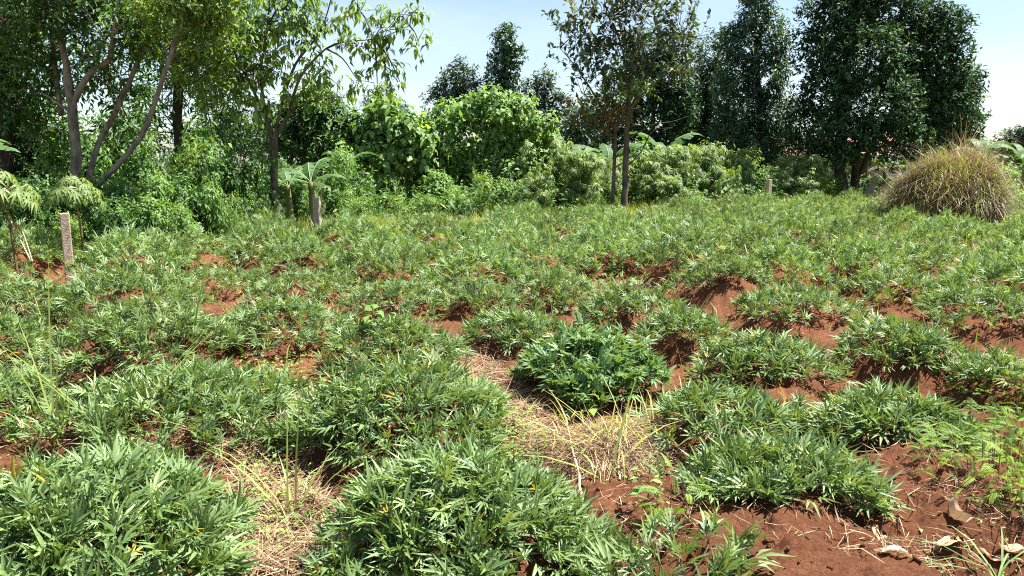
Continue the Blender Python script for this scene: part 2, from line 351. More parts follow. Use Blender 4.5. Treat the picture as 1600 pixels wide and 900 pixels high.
while tries < 14000 and len(fill) < 640:
    tries += 1
    y = 7 + 24 * math.sqrt(rr_.random()); x = rr_.uniform(-1, 1) * (y * .72 + 1.2)
    if y > edge_y(x) - .4: continue
    if (x - 10.05) ** 2 + (y - 17.0) ** 2 < 2.2 ** 2: continue           # the grass heap stands here
    if (x + 6.2) ** 2 + (y - 10.0) ** 2 < .45: continue                  # the pale post's foot shows
    px_ = 800 + FPX * x / y
    if px_ < -90 or px_ > 1690: continue
    sp = 1.16 if y < 16 else 1.2
    if any((x - c['x']) ** 2 + (y - c['y']) ** 2 < (c['r'] + .52) ** 2 for c in clumps): continue
    if any((x - a) ** 2 + (y - b) ** 2 < sp ** 2 for a, b, _, _ in fill): continue
    if y < 8.3 and x < 4.4 and x > .2: continue
    if y < 6.2: continue
    fill.append((x, y, rr_.uniform(.50, .66), rr_.uniform(.48, .68)))
outer = []                                                   # the field goes on beside the frame
for k in range(4000):
    y = rr_.uniform(2.5, 15); x = rr_.choice((-1, 1)) * (.70 * y + rr_.uniform(1.15, 5))
    if y > edge_y(x) - .4 or any((x - c['x']) ** 2 + (y - c['y']) ** 2 < (c['r'] + .6) ** 2 for c in clumps) or any((x - q[0]) ** 2 + (y - q[1]) ** 2 < 1.25 for q in fill + outer) or len(outer) >= 34: continue
    outer.append((x, y, rr_.uniform(.52, .66), rr_.uniform(.48, .62)))
fill.sort(key=lambda c: c[1])
MX = np.array([(c['x'], c['y'] - (.06 if c['x'] > .8 else 0), c['r'] * (1.36 if c['x'] > .8 else 1.18), c['h'] * (.68 if c['x'] > .8 else .56)) for c in clumps] + [(a, b, r * 1.2, h * .6) for a, b, r, h in fill + outer])
# a few bare mounds seen in the photograph without vines on them
for (px, py, r, h) in ((1150, 468, .55, .28), (1340, 545, .6, .26), (1230, 640, .45, .2), (1480, 760, .8, .22), (1000, 770, .5, .12), (1180, 860, .8, .2)):
    g = G(px, py, .1); MX = np.vstack([MX, (g[0], g[1], r, h)])
def H(x, y, fine=True):
    x = np.asarray(x, float); y = np.asarray(y, float); z = np.zeros_like(x)
    for mx_, my_, R, h in MX:
        d2 = (x - mx_) ** 2 + (y - my_) ** 2; m = d2 < R * R
        if m.any():
            q = h * (1 - d2[m] / (R * R)) ** 1.25
            z[m] = np.maximum(z[m], q) + .25 * np.minimum(z[m], q)
    near = np.exp(-np.maximum(np.hypot(x, y) - 8, 0) / 12)
    z = z + .10 * fbm(x * 1.3, y * 1.3, 3, 5)
    if fine:
        z = z + near * (.11 * fbm(x * 5, y * 5, 4, 9) + .13 * np.maximum(fbm(x * 12, y * 12, 4, 3), -.06) + .07 * np.abs(fbm(x * 30, y * 30, 3, 6)))
    far = np.clip((y - 31) / 40, 0, 1); z = z - .3 * far * 0
    return z

# ------------------------------------------------------------------ ground: one sheet, fine in front of the camera, out to the horizon
na = 560
ang = np.concatenate([np.linspace(-44, 44, na), np.linspace(44, 316, 50)[1:-1]]); ang = np.radians(ang); na = len(ang)
rad = np.concatenate([[.4, 1.0, 1.6], np.geomspace(2.1, 34, 430), np.geomspace(36, 900, 26)])
A, R_ = np.meshgrid(ang, rad)
X = R_ * np.sin(A); Y = R_ * np.cos(A); Z = H(X, Y)
nr = len(rad); idx = np.arange(nr * na).reshape(nr, na); nx = np.roll(idx, -1, 1)
F = np.concatenate([np.stack([idx[:-1], nx[:-1], nx[1:]], -1).reshape(-1, 3), np.stack([idx[:-1], nx[1:], idx[1:]], -1).reshape(-1, 3)])[:, ::-1]
V = np.stack([X, Y, Z], -1).reshape(-1, 3)
V = np.vstack([V, (0, 0, 0)]); c0 = len(V) - 1
F = np.vstack([F, np.stack([np.full(na, c0), nx[0], idx[0]], -1)[:, ::-1]])
grassy = np.clip((V[:, 1] - edge_y(V[:, 0]) + .6) / 1.2 + fbm(V[:, 0], V[:, 1], 3, 2), 0, 1) * .85
me = mesh('ground', V, F, M['soil'], grassy)
gnd = obj('ground', me); tag(gnd, kind='structure')

# ------------------------------------------------------------------ sweet potato clumps
def clump_leaves(r, h, n, ls, seed, ground=None, cx=0., cy=0., bright=False):
    """leaf placements of one clump: shoots rising off the mound, rosettes of long-petioled leaves round each"""
    g = np.random.default_rng(seed); per = 8; ns = max(6, n // per)
    th = g.uniform(0, 2 * math.pi, ns); u = np.sqrt(g.uniform(0, 1, ns))
    lob = 1 + .16 * np.sin(3 * th + g.uniform(0, 6)) + .12 * np.sin(5 * th + g.uniform(0, 6))
    rho = r * u * lob * 1.06
    sx, sy = rho * np.cos(th), rho * np.sin(th)
    prof = np.maximum(0, 1 - (u * .92) ** 2) ** 1.1
    gz = ground(cx + sx, cy + sy) if ground is not None else h * .6 * np.maximum(0, 1 - (rho / (1.2 * r)) ** 2) ** 1.25
    rise = (h * (.32 if cx > .8 and cy < 8 else .44)) * (.35 + .65 * prof) * g.uniform(.45, 1.1, ns) + .03
    if bright: rise *= 1.15
    tip = np.stack([sx + .10 * np.cos(th) * u, sy + .10 * np.sin(th) * u, gz + rise], -1)
    root = np.stack([sx * .8, sy * .8, gz - .02], -1)
    k = np.repeat(np.arange(ns), per); m = len(k)
    az = g.uniform(0, 2 * math.pi, m); el = np.radians(g.uniform(8, 76, m))
    dirv = np.stack([np.cos(az) * np.cos(el), np.sin(az) * np.cos(el), np.sin(el)], -1)
    outw = np.stack([np.cos(th[k]) * u[k], np.sin(th[k]) * u[k], np.zeros(m)], -1)
    dirv = nrm(dirv + outw * .55)
    plen = g.uniform(.02, .085, m)[:, None]
    pos = tip[k] + dirv * plen - np.array([0, 0, 1.]) * g.uniform(0, .13, m)[:, None] * (rise[k][:, None] / .25)
    f = nrm(dirv + g.normal(0, .25, (m, 3)) + np.array([0, 0, -.05]))
    nn = nrm(np.array([0, 0, 1.]) + .35 * outw + g.normal(0, .34, (m, 3)))
    sc = ls * g.uniform(.62, 1.2, m)
    rnd = np.clip(.42 + g.normal(0, .2, m) + (g.uniform(0, 1, ns) ** 14)[k] * .3, 0, .9)
    rnd = np.where(g.uniform(0, 1, m) < .012, 1.0, rnd)
    return pos, f, nn, sc, rnd, root, tip
LEAF_ME = {}
def leaf_meshes(key, Ts, mat, reps=3):
    if key not in LEAF_ME:
        LEAF_ME[key] = [mesh('leaf', T[0], T[1], M[mat], np.full(len(T[0]), v)) for T in Ts for v in np.linspace(.22, .72, reps)]
    return LEAF_ME[key]
def leaf_objects(parent, mes, pos, f, n, sc):
    Mx = frames(f, n)
    for i in range(len(pos)):
        o = bpy.data.objects.new('leaf', mes[int(RNG.integers(0, len(mes)))]); C.objects.link(o); o.parent = parent
        m = Matrix(Mx[i].tolist()).to_4x4(); m.translation = Vector(pos[i].tolist())
        o.matrix_local = m @ Matrix.Scale(float(sc[i]), 4)
CAMP = np.array([0, 0, CAM_H])
for ci, c in enumerate(clumps):
    t = thing('sweet_potato_clump', c['lab'], 'sweet potato', (c['x'], c['y'], 0), 'sweet potato clumps on the mounds')
    ls = .104 if c['y'] < 5 else .098
    Ts, mk = (T_SP, 'potato') if c['st'] == 'sp' else (T_BROAD, 'potato_bright')
    pos, f, nn, sc, rnd, root, tip = clump_leaves(c['r'], c['h'], int(c['n'] * (1.75 if c['y'] < 5 else 1.9)), ls * (1.12 if c['st'] == 'br' else 1), 100 + ci, lambda a, b: H(a, b, False), c['x'], c['y'], c['st'] == 'br')
    # leaves on the side towards the camera and on top are single parts, the rest one mass
    npart = 190 if c['y'] < 5.5 else (90 if c['y'] < 8 else 0)
    score = nn @ np.array([0, -.45, .8]) + (pos[:, 2] / c['h']) * 1.2 - .5 * pos[:, 1] / c['r'] + RNG.uniform(0, .8, len(pos))
    order = np.argsort(-score); a, b = order[:npart], order[npart:]
    if npart: leaf_objects(t, leaf_meshes(mk, Ts, mk), pos[a], f[a], nn[a], sc[a])
    acc = Acc(); place_many(acc, Ts, pos[b], f[b], nn[b], sc[b], rnd[b])
    tag(obj('foliage', acc.mesh('foliage', M[mk]), t), kind='stuff')
    va = Acc()
    for i in range(0, len(root), 1 if c['y'] < 6 else 2):
        mid = (root[i] + tip[i]) / 2 + RNG.normal(0, .02, 3); va.add(*tube(curve_pts([root[i], mid, tip[i]], 4), [.005, .0045, .004, .003], 4))
    tag(obj('vine', va.mesh('vine', M['vine']), t), kind='stuff')
# fill clumps: shared variants
VAR = []
for k in range(7):
    r, h = .58, .48
    pos, f, nn, sc, rnd, root, tip = clump_leaves(r, h, 1000, .105, 900 + k)
    acc = Acc(); place_many(acc, T_SP[2:6], pos, f, nn, sc, rnd); VAR.append(acc.mesh('clump_foliage', M['potato_pale' if k % 5 else 'potato']))
VARLO = []
for k in range(5):
    pos, f, nn, sc, rnd, root, tip = clump_leaves(.58, .48, 430, .14, 950 + k)
    acc = Acc(); place_many(acc, T_SPLO, pos, f, nn, sc, rnd); VARLO.append((np.concatenate(acc.V), np.concatenate(acc.F), np.concatenate(acc.R)))
n_ind = 300 - len(clumps); rest = Acc(); rank = {}
ORD = 'first second third fourth fifth sixth seventh eighth ninth tenth eleventh twelfth thirteenth fourteenth fifteenth sixteenth seventeenth eighteenth nineteenth twentieth'.split(); ORD += ['twenty-' + q for q in ORD[:9]]
LANDMARKS = [(0, 'the left edge'), (108, 'the pale post'), (200, 'the leaning trunk'), (300, 'the left thicket'), (430, 'the slender trunk'), (497, 'the brown post'), (605, 'the young tree'), (715, 'the glossy bush'), (790, 'the narrow far tree'), (880, 'the tattered banana'), (965, 'the slim trunks'), (1040, 'the raised banana'), (1140, 'the small cassava'), (1200, 'the right post'), (1325, 'the dark trunks'), (1400, 'the left heap side'), (1472, 'the heap middle'), (1540, 'the right heap side'), (1600, 'the right edge')]
n_ind = min(n_ind, len(fill))
for i, (x, y, r, h) in enumerate(fill + outer):
    z = float(H(np.array([x]), np.array([y]), False)[0]) - h * .6 * .97
    rz = rr_.uniform(0, 6.28); s = r / .58; sz = h / .48
    px = 800 + FPX * x / y
    if i < n_ind:
        lm = min(LANDMARKS, key=lambda q: abs(q[0] - px)); rank[lm[1]] = rank.get(lm[1], 0) + 1
        lab = ORD[rank[lm[1]] - 1] + ' sweet potato clump behind the foreground mounds in line with ' + lm[1]; gr = 'clumps behind the foreground mounds'
        o = obj('sweet_potato_clump', VAR[i % len(VAR)], None, (x, y, z)); o.rotation_euler.z = rz; o.scale = (s, s * rr_.uniform(.85, 1.15), sz)
        tag(o, lab, 'sweet potato', gr)
    else:
        Vv, Ff, Rr = VARLO[i % len(VARLO)]; c_, s_ = math.cos(rz), math.sin(rz)
        Q = np.stack([(Vv[:, 0] * c_ - Vv[:, 1] * s_) * s + x, (Vv[:, 0] * s_ + Vv[:, 1] * c_) * s + y, Vv[:, 2] * sz + z], -1); rest.add(Q, Ff, Rr)
if rest.n:
    tag(obj('sweet_potato_ground_cover', rest.mesh('sweet_potato_ground_cover', M['potato_pale'])), 'sweet potato vines where the field goes on beyond both sides of the photo', 'sweet potato', kind='stuff')
print('clumps', len(clumps), 'fill', len(fill))

# ------------------------------------------------------------------ trees and shrubs
def leaf_cloud(acc, Ts, centers, radii, ntw, per, size, droop, upw=.3, shell=.55, tw_len=.35, spread=.8, twig_acc=None, twig_every=4, rlo=0., rhi=1.):
    """twigs through ellipsoids, leaves along each twig. centers (k,3), radii (k,3)"""
    vol = np.prod(radii, 1) ** .72; k = RNG.choice(len(centers), ntw, p=vol / vol.sum())
    u = nrm(RNG.normal(0, 1, (ntw, 3))); rr = (shell + (1 - shell) * RNG.uniform(0, 1, ntw)) * RNG.choice([1, 1, .75, 1.08], ntw)
    pos = centers[k] + u * radii[k] * rr[:, None]
    ax = nrm(u + np.array([0, 0, upw]) + RNG.normal(0, .35, (ntw, 3)))
    tl = tw_len * RNG.uniform(.6, 1.3, ntw); tone = RNG.uniform(-.27, .27, ntw)
    j = np.repeat(np.arange(ntw), per); n = len(j); t = np.tile(np.linspace(.15, 1, per), ntw)
    lp = pos[j] + ax[j] * (tl[j] * t)[:, None] + RNG.normal(0, .02, (n, 3))
    perp = nrm(np.cross(ax[j], RNG.normal(0, 1, (n, 3))))
    f = nrm(ax[j] * .5 + perp * spread + np.array([0, 0, -droop]))
    nn = nrm(np.array([0, 0, 1.]) + .5 * ax[j] + RNG.normal(0, .35, (n, 3)))
    rnd = np.clip(rlo + (rhi - rlo) * (.45 + tone[j] + RNG.normal(0, .17, n)), 0, 1)
    sc = size * RNG.uniform(.6, 1.25, n)
    place_many(acc, Ts, lp, f, nn, sc, rnd)
    if twig_acc is not None:
        for i in range(0, ntw, twig_every):
            c = centers[k[i]] * .55 + pos[i] * .45 + np.array([0, 0, -.15 * radii[k[i]][2]])
            twig_acc.add(*tube(np.array([c, (c + pos[i]) / 2 + RNG.normal(0, .04, 3), pos[i] + ax[i] * tl[i]]), [.014, .010, .004], 3))
    return lp, f, nn, sc
def tree(name, label, d, stems, blobs, leaf, mat, size, ntw, per=6, droop=.2, upw=.3, shell=.5, bark='bark', cat='tree', group=None, tw_len=.35, twig_every=5, limbs=True, leaf_parts=0, spread=.8, extra=None, gap=1.0):
    """stems: [[(px,py,radius_m[,depth offset])...]]; blobs: [(px,py,rx_px,ry_px[,depth offset])]"""
    s3 = []
    for s in stems: s3.append(([P(q[0], q[1], d + (q[3] if len(q) > 3 else 0)) for q in s], [q[2] for q in s]))
    base = s3[0][0][0].copy(); base[2] = float(H(np.array([base[0]]), np.array([base[1]]), False)[0]) - .05
    t = thing(name, label, cat, base, group)
    tips = []
    for i, (pts, rads) in enumerate(s3):
        pts = np.array(pts)
        if i == 0: pts = np.vstack([base, pts]); rads = [rads[0] * 1.25] + list(rads)
        n = 6 + 3 * len(pts); cp = curve_pts(pts, n, np.mean(rads) * .12); rd = np.interp(np.linspace(0, 1, n), np.linspace(0, 1, len(rads)), rads)
        a = Acc(); a.add(*tube(cp, rd * RNG.uniform(.93, 1.07, n), 9))
        obj('trunk' if i == 0 else 'limb', a.mesh('trunk', M[bark], origin=base), t)
        tips += [cp[int(n * q)] for q in (.55, .75, .97)]
    cen = np.array([P(b[0], b[1], d + (b[4] if len(b) > 4 else 0)) for b in blobs]); k = d / FPX
    rad_ = np.array([(b[2] * k, .8 * (b[2] + b[3]) / 2 * k, b[3] * k) for b in blobs]) * gap
    tw = Acc(); tips = np.array(tips)
    if limbs:
        for c in cen:
            e = tips[np.argmin(np.linalg.norm(tips - c, axis=1) + (tips[:, 2] > c[2]) * .8)]
            L_ = np.linalg.norm(c - e); m = (e + c) / 2 + np.array([0, 0, .12 * L_]) + RNG.normal(0, .05 * L_, 3); r0 = min(.05, .012 + .012 * L_)
            tw.add(*tube(curve_pts([e, m, c], 7), np.linspace(r0, r0 * .35, 7), 5))
    acc = Acc()
    lp, f, nn, sc = leaf_cloud(acc, leaf, cen, rad_, ntw, per, size, droop, upw, shell, tw_len, spread, tw, twig_every)
    if extra: extra(t, base, d)
    if leaf_parts:
        pick = np.argsort(lp[:, 1] - RNG.uniform(0, 1.0, len(lp)))[:leaf_parts]
        leaf_objects(t, leaf_meshes('tree' + mat, leaf, mat), lp[pick] - base + np.array([0, -.03, 0]), f[pick], nn[pick], sc[pick])
    if tw.n: tag(obj('branch', tw.mesh('branch', M[bark], origin=base), t), kind='stuff')
    tag(obj('crown', acc.mesh('crown', M[mat], origin=base), t), kind='stuff')
    return t

# --- left wood
tree('forked_tree', 'big dark tree with several leaning trunks in the left wood', 15.2,
     [[(118, 345, .11), (118, 240, .098), (112, 165, .085), (98, 70, .062), (88, -30, .04)],
      [(132, 330, .062), (148, 240, .058, .3), (185, 165, .054, .3), (222, 80, .042, .4), (245, 10, .035, .4)],
      [(112, 165, .07), (138, 118, .06), (172, 88, .05), (178, 20, .03)], [(172, 88, .03, -.3), (177, 45, .02, -.5), (186, -8, .012, -.6)], [(174, 80, .025, -.3), (152, 45, .016, -.5), (128, 5, .01, -.6)], [(177, 55, .018, -.4), (200, 28, .012, -.6), (216, 2, .008, -.7)],
      [(96, 180, .06, .4), (86, 110, .05, .5), (80, 30, .04, .5)]],
     [(30, 20, 60, 40), (100, 10, 60, 45), (60, 95, 55, 45, .6), (165, 45, 50, 50), (135, 110, 45, 40, .7), (30, 160, 50, 45, .8), (215, 30, 45, 45, .5), (90, -40, 110, 40), (190, 120, 40, 36, .9), (75, 190, 45, 36, 1.2), (200, 185, 45, 36, 1.3)],
     T_SN + T_S, 'forest', .16, 1550, 6, .25, shell=.3, bark='bark_pale')
tree('leaning_tree', 'tree with a long pale trunk leaning right across the left wood', 14.6,
     [[(135, 330, .055), (152, 290, .054), (180, 262, .052), (225, 205, .048), (258, 110, .044), (276, 60, .040), (300, -20, .032)]],
     [(300, 5, 45, 35), (330, 60, 45, 36, .5), (262, 15, 36, 30, .4), (345, -10, 50, 35), (315, 120, 40, 34, .7), (250, 75, 30, 28, .9)],
     T_SN + T_S, 'fresh', .15, 800, 6, .3, shell=.35, bark='bark_pale')
tree('dark_tree', 'dark thick trunked tree at the left edge of the photo', 16.5,
     [[(6, 350, .19), (5, 240, .17), (3, 130, .15), (0, 20, .10)]],
     [(5, 60, 60, 60), (-20, 150, 55, 60), (45, 230, 50, 50, .8), (10, 280, 60, 40, 1.), (40, -10, 60, 40, .8), (100, 250, 40, 40, 1.5)],
     T_S, 'mango', .17, 1500, 6, .2, shell=.35, bark='bark_dark')
tree('tall_shade_tree', 'tall tree deep in the left wood with a dark upright trunk', 20.5,
     [[(282, 330, .16), (280, 230, .14), (278, 120, .12), (285, 20, .08)]],
     [(240, 60, 50, 45), (300, 90, 55, 45), (345, 150, 45, 45), (250, 160, 30, 40), (225, 215, 40, 35), (310, 20, 60, 40), (340, 215, 40, 36), (380, 100, 40, 36), (370, 30, 50, 36), (200, 0, 50, 40)],
     T_SN, 'forest', .19, 1250, 6, .3, shell=.35, bark='bark_dark')
tree('slender_tree', 'slender tree with drooping leaves and a branch reaching right over the sky', 15.9,
     [[(432, 352, .10), (428, 290, .088), (427, 215, .075)],
      [(427, 225, .045), (415, 180, .036), (408, 110, .028), (418, 40, .02), (425, -30, .013)],
      [(428, 220, .04), (440, 165, .03), (462, 100, .025), (500, 50, .018), (520, -10, .012)],
      [(430, 215, .042), (450, 180, .035), (470, 120, .026, -.3), (520, 70, .016, -.4), (590, 60, .01, -.4), (640, 40, .008, -.4)],
      [(424, 205, .04), (400, 150, .03), (370, 90, .024, .3), (340, 30, .016, .4)]],
     [(640, 22, 26, 16, -.4), (655, 72, 18, 13, -.4), (602, 42, 28, 16, -.4), (560, 70, 30, 18, -.3), (600, 100, 28, 16, -.3), (625, 128, 12, 10, -.2), (590, 140, 20, 12), (555, 120, 24, 16),
      (520, 30, 34, 24), (560, 15, 34, 18), (480, 60, 36, 26), (500, 110, 34, 24), (530, 150, 26, 16), (440, 30, 44, 30), (390, 50, 40, 30), (350, 25, 40, 26), (340, 80, 34, 24), (380, 110, 40, 26), (430, 100, 36, 26), (470, 145, 34, 22), (400, 165, 34, 22), (450, -10, 60, 22), (360, 140, 30, 20)],
     T_OVN + T_OV[1:2], 'fresh', .18, 520, 7, .85, upw=.1, shell=.15, tw_len=.26, twig_every=2, leaf_parts=220, spread=.6)
# --- trees in the middle distance
tree('round_tree', 'rounded green tree behind the young banana left of the centre', 25,
     [[(470, 320, .10), (475, 240, .08), (480, 200, .05)]],
     [(470, 190, 45, 30), (520, 200, 45, 32), (495, 165, 40, 22), (440, 210, 40, 32), (545, 235, 36, 36), (500, 240, 50, 36), (560, 205, 26, 24)],
     T_S, 'forest', .2, 1500, 6, .3, shell=.4)
tree('leafy_bush_tree', 'large leafy bush with broad drooping leaves in the middle of the tree line', 26,
     [[(760, 325, .07), (765, 270, .06), (760, 210, .05)], [(700, 325, .05), (695, 260, .045), (690, 200, .03)], [(820, 325, .05), (825, 260, .04), (822, 210, .03)]],
     [(x + RNG.uniform(-10, 10), max(t, y + RNG.uniform(-9, 9)), RNG.uniform(17, 30), RNG.uniform(14, 24), RNG.uniform(-1.2, .8)) for x, t in zip((650, 676, 700, 724, 748, 770, 792, 814, 836, 858), (232, 196, 176, 190, 170, 158, 178, 164, 196, 228)) for y in (t, t + 30, t + 62, t + 92)],
     T_HEART[1:] + T_OV, 'bright', .21, 2700, 5, .75, upw=.8, shell=.15, twig_every=8)
tree('young_tree', 'thin upright young tree with large leaves left of the leafy bush', 24.5,
     [[(606, 335, .045), (606, 260, .035), (602, 190, .022)], [(640, 335, .035), (634, 270, .03), (638, 200, .02)]],
     [(600, 180, 24, 24), (615, 205, 22, 22), (585, 215, 22, 22), (605, 245, 28, 22), (640, 200, 16, 22), (655, 225, 18, 20), (632, 245, 20, 20), (580, 250, 22, 22), (570, 225, 18, 20)],
     T_HEART, 'bright', .26, 520, 5, .75, upw=.4, shell=.3, twig_every=3)
def mid_extra(t, base, d):
    for nm, mat, n, bl in (('withered_leaves', 'brownleaf', 130, [(940, 150, 28, 18), (945, 185, 30, 16), (905, 180, 16, 16), (970, 170, 30, 18), (890, 165, 10, 14)]), ('young_leaves', 'fresh', 90, [(955, 108, 10, 12), (952, 128, 10, 10), (985, 135, 12, 10), (1008, 142, 16, 6), (960, 150, 20, 10)])):
        cen = np.array([P(b[0], b[1], d - .4) for b in bl]); rad_ = np.array([(b[2] * d / FPX, .4, b[3] * d / FPX) for b in bl]); a = Acc(); leaf_cloud(a, T_OVN, cen, rad_, n, 6, .16, .5, .2, .1, .25)
        tag(obj(nm, a.mesh(nm, M[mat], origin=base), t), kind='stuff')
tree('mid_tree', 'small olive leaved tree with two slim trunks in the middle of the field edge', 21.5,
     [[(957, 326, .055), (960, 250, .05), (961, 205, .045), (955, 150, .03), (930, 90, .016)],
      [(975, 322, .10), (978, 250, .085), (980, 190, .07), (984, 130, .045), (990, 60, .025)],
      [(980, 190, .045), (1005, 130, .03), (1030, 80, .02), (1055, 50, .012)],
      [(980, 180, .045), (1000, 150, .035), (1035, 120, .022), (1075, 75, .012)],
      [(982, 150, .04), (975, 90, .028), (960, 40, .018), (945, 5, .01)],
      [(958, 200, .035), (930, 150, .024), (900, 105, .016), (875, 75, .009)],
      [(976, 262, .03), (1000, 240, .018), (1020, 205, .014), (1050, 200, .007)],
      [(984, 215, .03), (1020, 195, .016), (1050, 190, .009), (1075, 182, .005)], [(962, 262, .02), (985, 245, .014), (1008, 225, .008)]],
     [(940, 25, 30, 28), (985, 22, 34, 24), (1025, 35, 32, 26), (1065, 45, 24, 24), (900, 55, 26, 20), (878, 45, 14, 14), (925, 70, 30, 24), (965, 75, 32, 28), (1010, 85, 34, 28), (1050, 95, 30, 22), (1080, 75, 14, 16), (890, 100, 18, 14), (930, 120, 26, 20), (975, 120, 28, 20), (1020, 130, 30, 20), (950, 150, 26, 18), (895, 118, 16, 12), (945, 185, 26, 16), (880, 75, 16, 12), (915, 150, 18, 14), (1000, 5, 60, 14)],
     T_OV, 'olive', .23, 230, 9, -.2, upw=.9, shell=.1, twig_every=1, tw_len=.75, leaf_parts=200, extra=mid_extra)
# --- dark trees at right
tree('jackfruit_tree', 'huge dark dense tree with dark trunks in front of the house', 31,
     [[(1316, 308, .24), (1314, 250, .22), (1318, 150, .17), (1330, 40, .10)], [(1334, 306, .16), (1340, 240, .14), (1370, 150, .10), (1390, 60, .06)], [(1336, 295, .08), (1352, 250, .07), (1400, 160, .05)]],
     [(1320, 30, 60, 45), (1380, 25, 60, 45), (1300, 80, 50, 45), (1350, 90, 70, 55, -1), (1430, 90, 50, 50), (1470, 110, 44, 46), (1290, 150, 44, 44), (1360, 160, 75, 50, -1.5), (1450, 170, 60, 46), (1270, 205, 40, 36), (1320, 215, 60, 36, -1.5), (1390, 215, 60, 36, -1.2), (1470, 50, 40, 36), (1350, -20, 80, 40), (1490, 165, 34, 40), (1440, 220, 40, 30), (1268, 235, 30, 16), (1500, 85, 18, 26), (1265, 20, 16, 14), (1440, 40, 44, 44), (1425, 140, 40, 40), (1252, 105, 14, 12), (1256, 62, 14, 14), (1242, 172, 14, 14), (1518, 128, 12, 16), (1524, 190, 10, 14), (1500, 40, 14, 20), (1238, 215, 14, 14), (1300, 243, 44, 14, -1)],
     T_S, 'mango', .20, 7400, 7, .05, upw=.6, shell=.5, gap=.92, bark='bark_dark', twig_every=30)
tree('spreading_tree', 'dark tree behind the right side of the huge tree, above the grass heap', 36,
     [[(1470, 300, .16), (1475, 230, .13), (1480, 180, .09)]],
     [(1490, 190, 34, 36), (1505, 225, 24, 26), (1465, 220, 36, 30), (1500, 140, 28, 34), (1440, 195, 40, 36), (1512, 195, 16, 22)],
     T_S, 'mango', .24, 1500, 6, .1, upw=.5, shell=.4, bark='bark_dark', twig_every=30)
tree('tall_grey_tree', 'tall narrow dark grey green tree left of the huge tree', 35,
     [[(1190, 305, .16), (1188, 220, .14), (1184, 100, .10), (1180, 10, .05)]],
     [(1180, 20, 26, 30), (1165, 70, 36, 36), (1205, 60, 26, 40), (1150, 120, 36, 36), (1195, 120, 40, 40), (1215, 100, 18, 26), (1160, 175, 46, 40), (1210, 180, 36, 40), (1185, 225, 50, 34), (1225, 225, 22, 30), (1185, -15, 24, 26), (1145, 60, 18, 20), (1140, 210, 34, 36), (1200, 265, 26, 22)],
     T_SN, 'euc', .22, 3600, 6, .35, upw=.4, shell=.45, gap=.88, bark='bark_dark', twig_every=30)
tree('grey_tree', 'grey green tree between the tall narrow tree and the olive leaved tree', 39,
     [[(1100, 300, .14), (1102, 220, .12), (1105, 130, .08)]],
     [(1105, 90, 26, 30), (1115, 130, 34, 36), (1085, 160, 34, 40), (1125, 190, 34, 40), (1070, 215, 34, 30), (1100, 225, 44, 30), (1060, 180, 26, 36), (1130, 60, 12, 18)],
     T_SN, 'euc', .23, 2400, 6, .35, upw=.4, shell=.35, bark='bark_dark', twig_every=30)
tree('dark_backing_tree', 'dark tree standing behind the small olive leaved tree', 37,
     [[(1020, 300, .14), (1020, 220, .12), (1022, 150, .08)]],
     [(1000, 130, 36, 44), (1045, 120, 36, 50), (1020, 190, 46, 40), (1060, 170, 30, 40), (965, 190, 30, 34), (1010, 80, 36, 34), (1050, 75, 30, 30), (940, 200, 22, 24), (1000, 225, 50, 22)],
     T_S, 'mango', .24, 2300, 6, .2, upw=.4, shell=.4, bark='bark_dark', twig_every=30)
# --- far trees against the sky
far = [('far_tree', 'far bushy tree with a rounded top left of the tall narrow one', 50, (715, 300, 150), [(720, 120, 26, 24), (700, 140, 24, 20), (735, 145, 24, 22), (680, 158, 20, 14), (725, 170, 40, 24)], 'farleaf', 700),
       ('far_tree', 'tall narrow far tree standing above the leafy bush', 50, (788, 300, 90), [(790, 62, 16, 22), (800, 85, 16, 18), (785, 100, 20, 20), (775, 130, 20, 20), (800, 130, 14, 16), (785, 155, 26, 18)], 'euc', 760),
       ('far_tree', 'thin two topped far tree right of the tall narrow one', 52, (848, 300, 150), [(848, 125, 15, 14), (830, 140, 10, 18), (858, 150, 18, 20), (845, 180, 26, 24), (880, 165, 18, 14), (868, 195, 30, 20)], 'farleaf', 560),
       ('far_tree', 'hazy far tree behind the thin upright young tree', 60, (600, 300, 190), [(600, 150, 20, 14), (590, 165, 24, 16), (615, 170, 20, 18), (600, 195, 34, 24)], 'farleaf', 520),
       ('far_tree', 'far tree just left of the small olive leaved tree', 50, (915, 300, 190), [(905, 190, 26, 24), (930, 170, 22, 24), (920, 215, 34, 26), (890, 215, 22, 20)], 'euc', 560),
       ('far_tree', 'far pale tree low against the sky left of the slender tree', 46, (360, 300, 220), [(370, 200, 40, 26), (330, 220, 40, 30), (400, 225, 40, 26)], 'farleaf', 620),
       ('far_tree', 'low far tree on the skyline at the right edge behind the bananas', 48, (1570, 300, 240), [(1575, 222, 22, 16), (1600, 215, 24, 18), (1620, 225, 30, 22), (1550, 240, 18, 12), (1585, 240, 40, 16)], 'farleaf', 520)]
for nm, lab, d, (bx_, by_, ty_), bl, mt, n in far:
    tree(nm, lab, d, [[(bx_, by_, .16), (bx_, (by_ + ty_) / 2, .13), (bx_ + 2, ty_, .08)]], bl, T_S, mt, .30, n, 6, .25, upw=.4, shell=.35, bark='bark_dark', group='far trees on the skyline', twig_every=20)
# far wood that reads as one mass
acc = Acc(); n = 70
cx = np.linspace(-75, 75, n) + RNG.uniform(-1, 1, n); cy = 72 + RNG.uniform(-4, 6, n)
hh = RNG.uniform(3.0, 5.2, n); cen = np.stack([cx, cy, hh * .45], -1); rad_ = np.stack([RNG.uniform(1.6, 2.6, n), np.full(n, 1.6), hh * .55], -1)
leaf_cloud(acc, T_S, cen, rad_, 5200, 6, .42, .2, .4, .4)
tag(obj('far_wood', acc.mesh('far_wood', M['farleaf'])), 'low far wood closing the skyline behind the tree line', 'wood', kind='stuff')

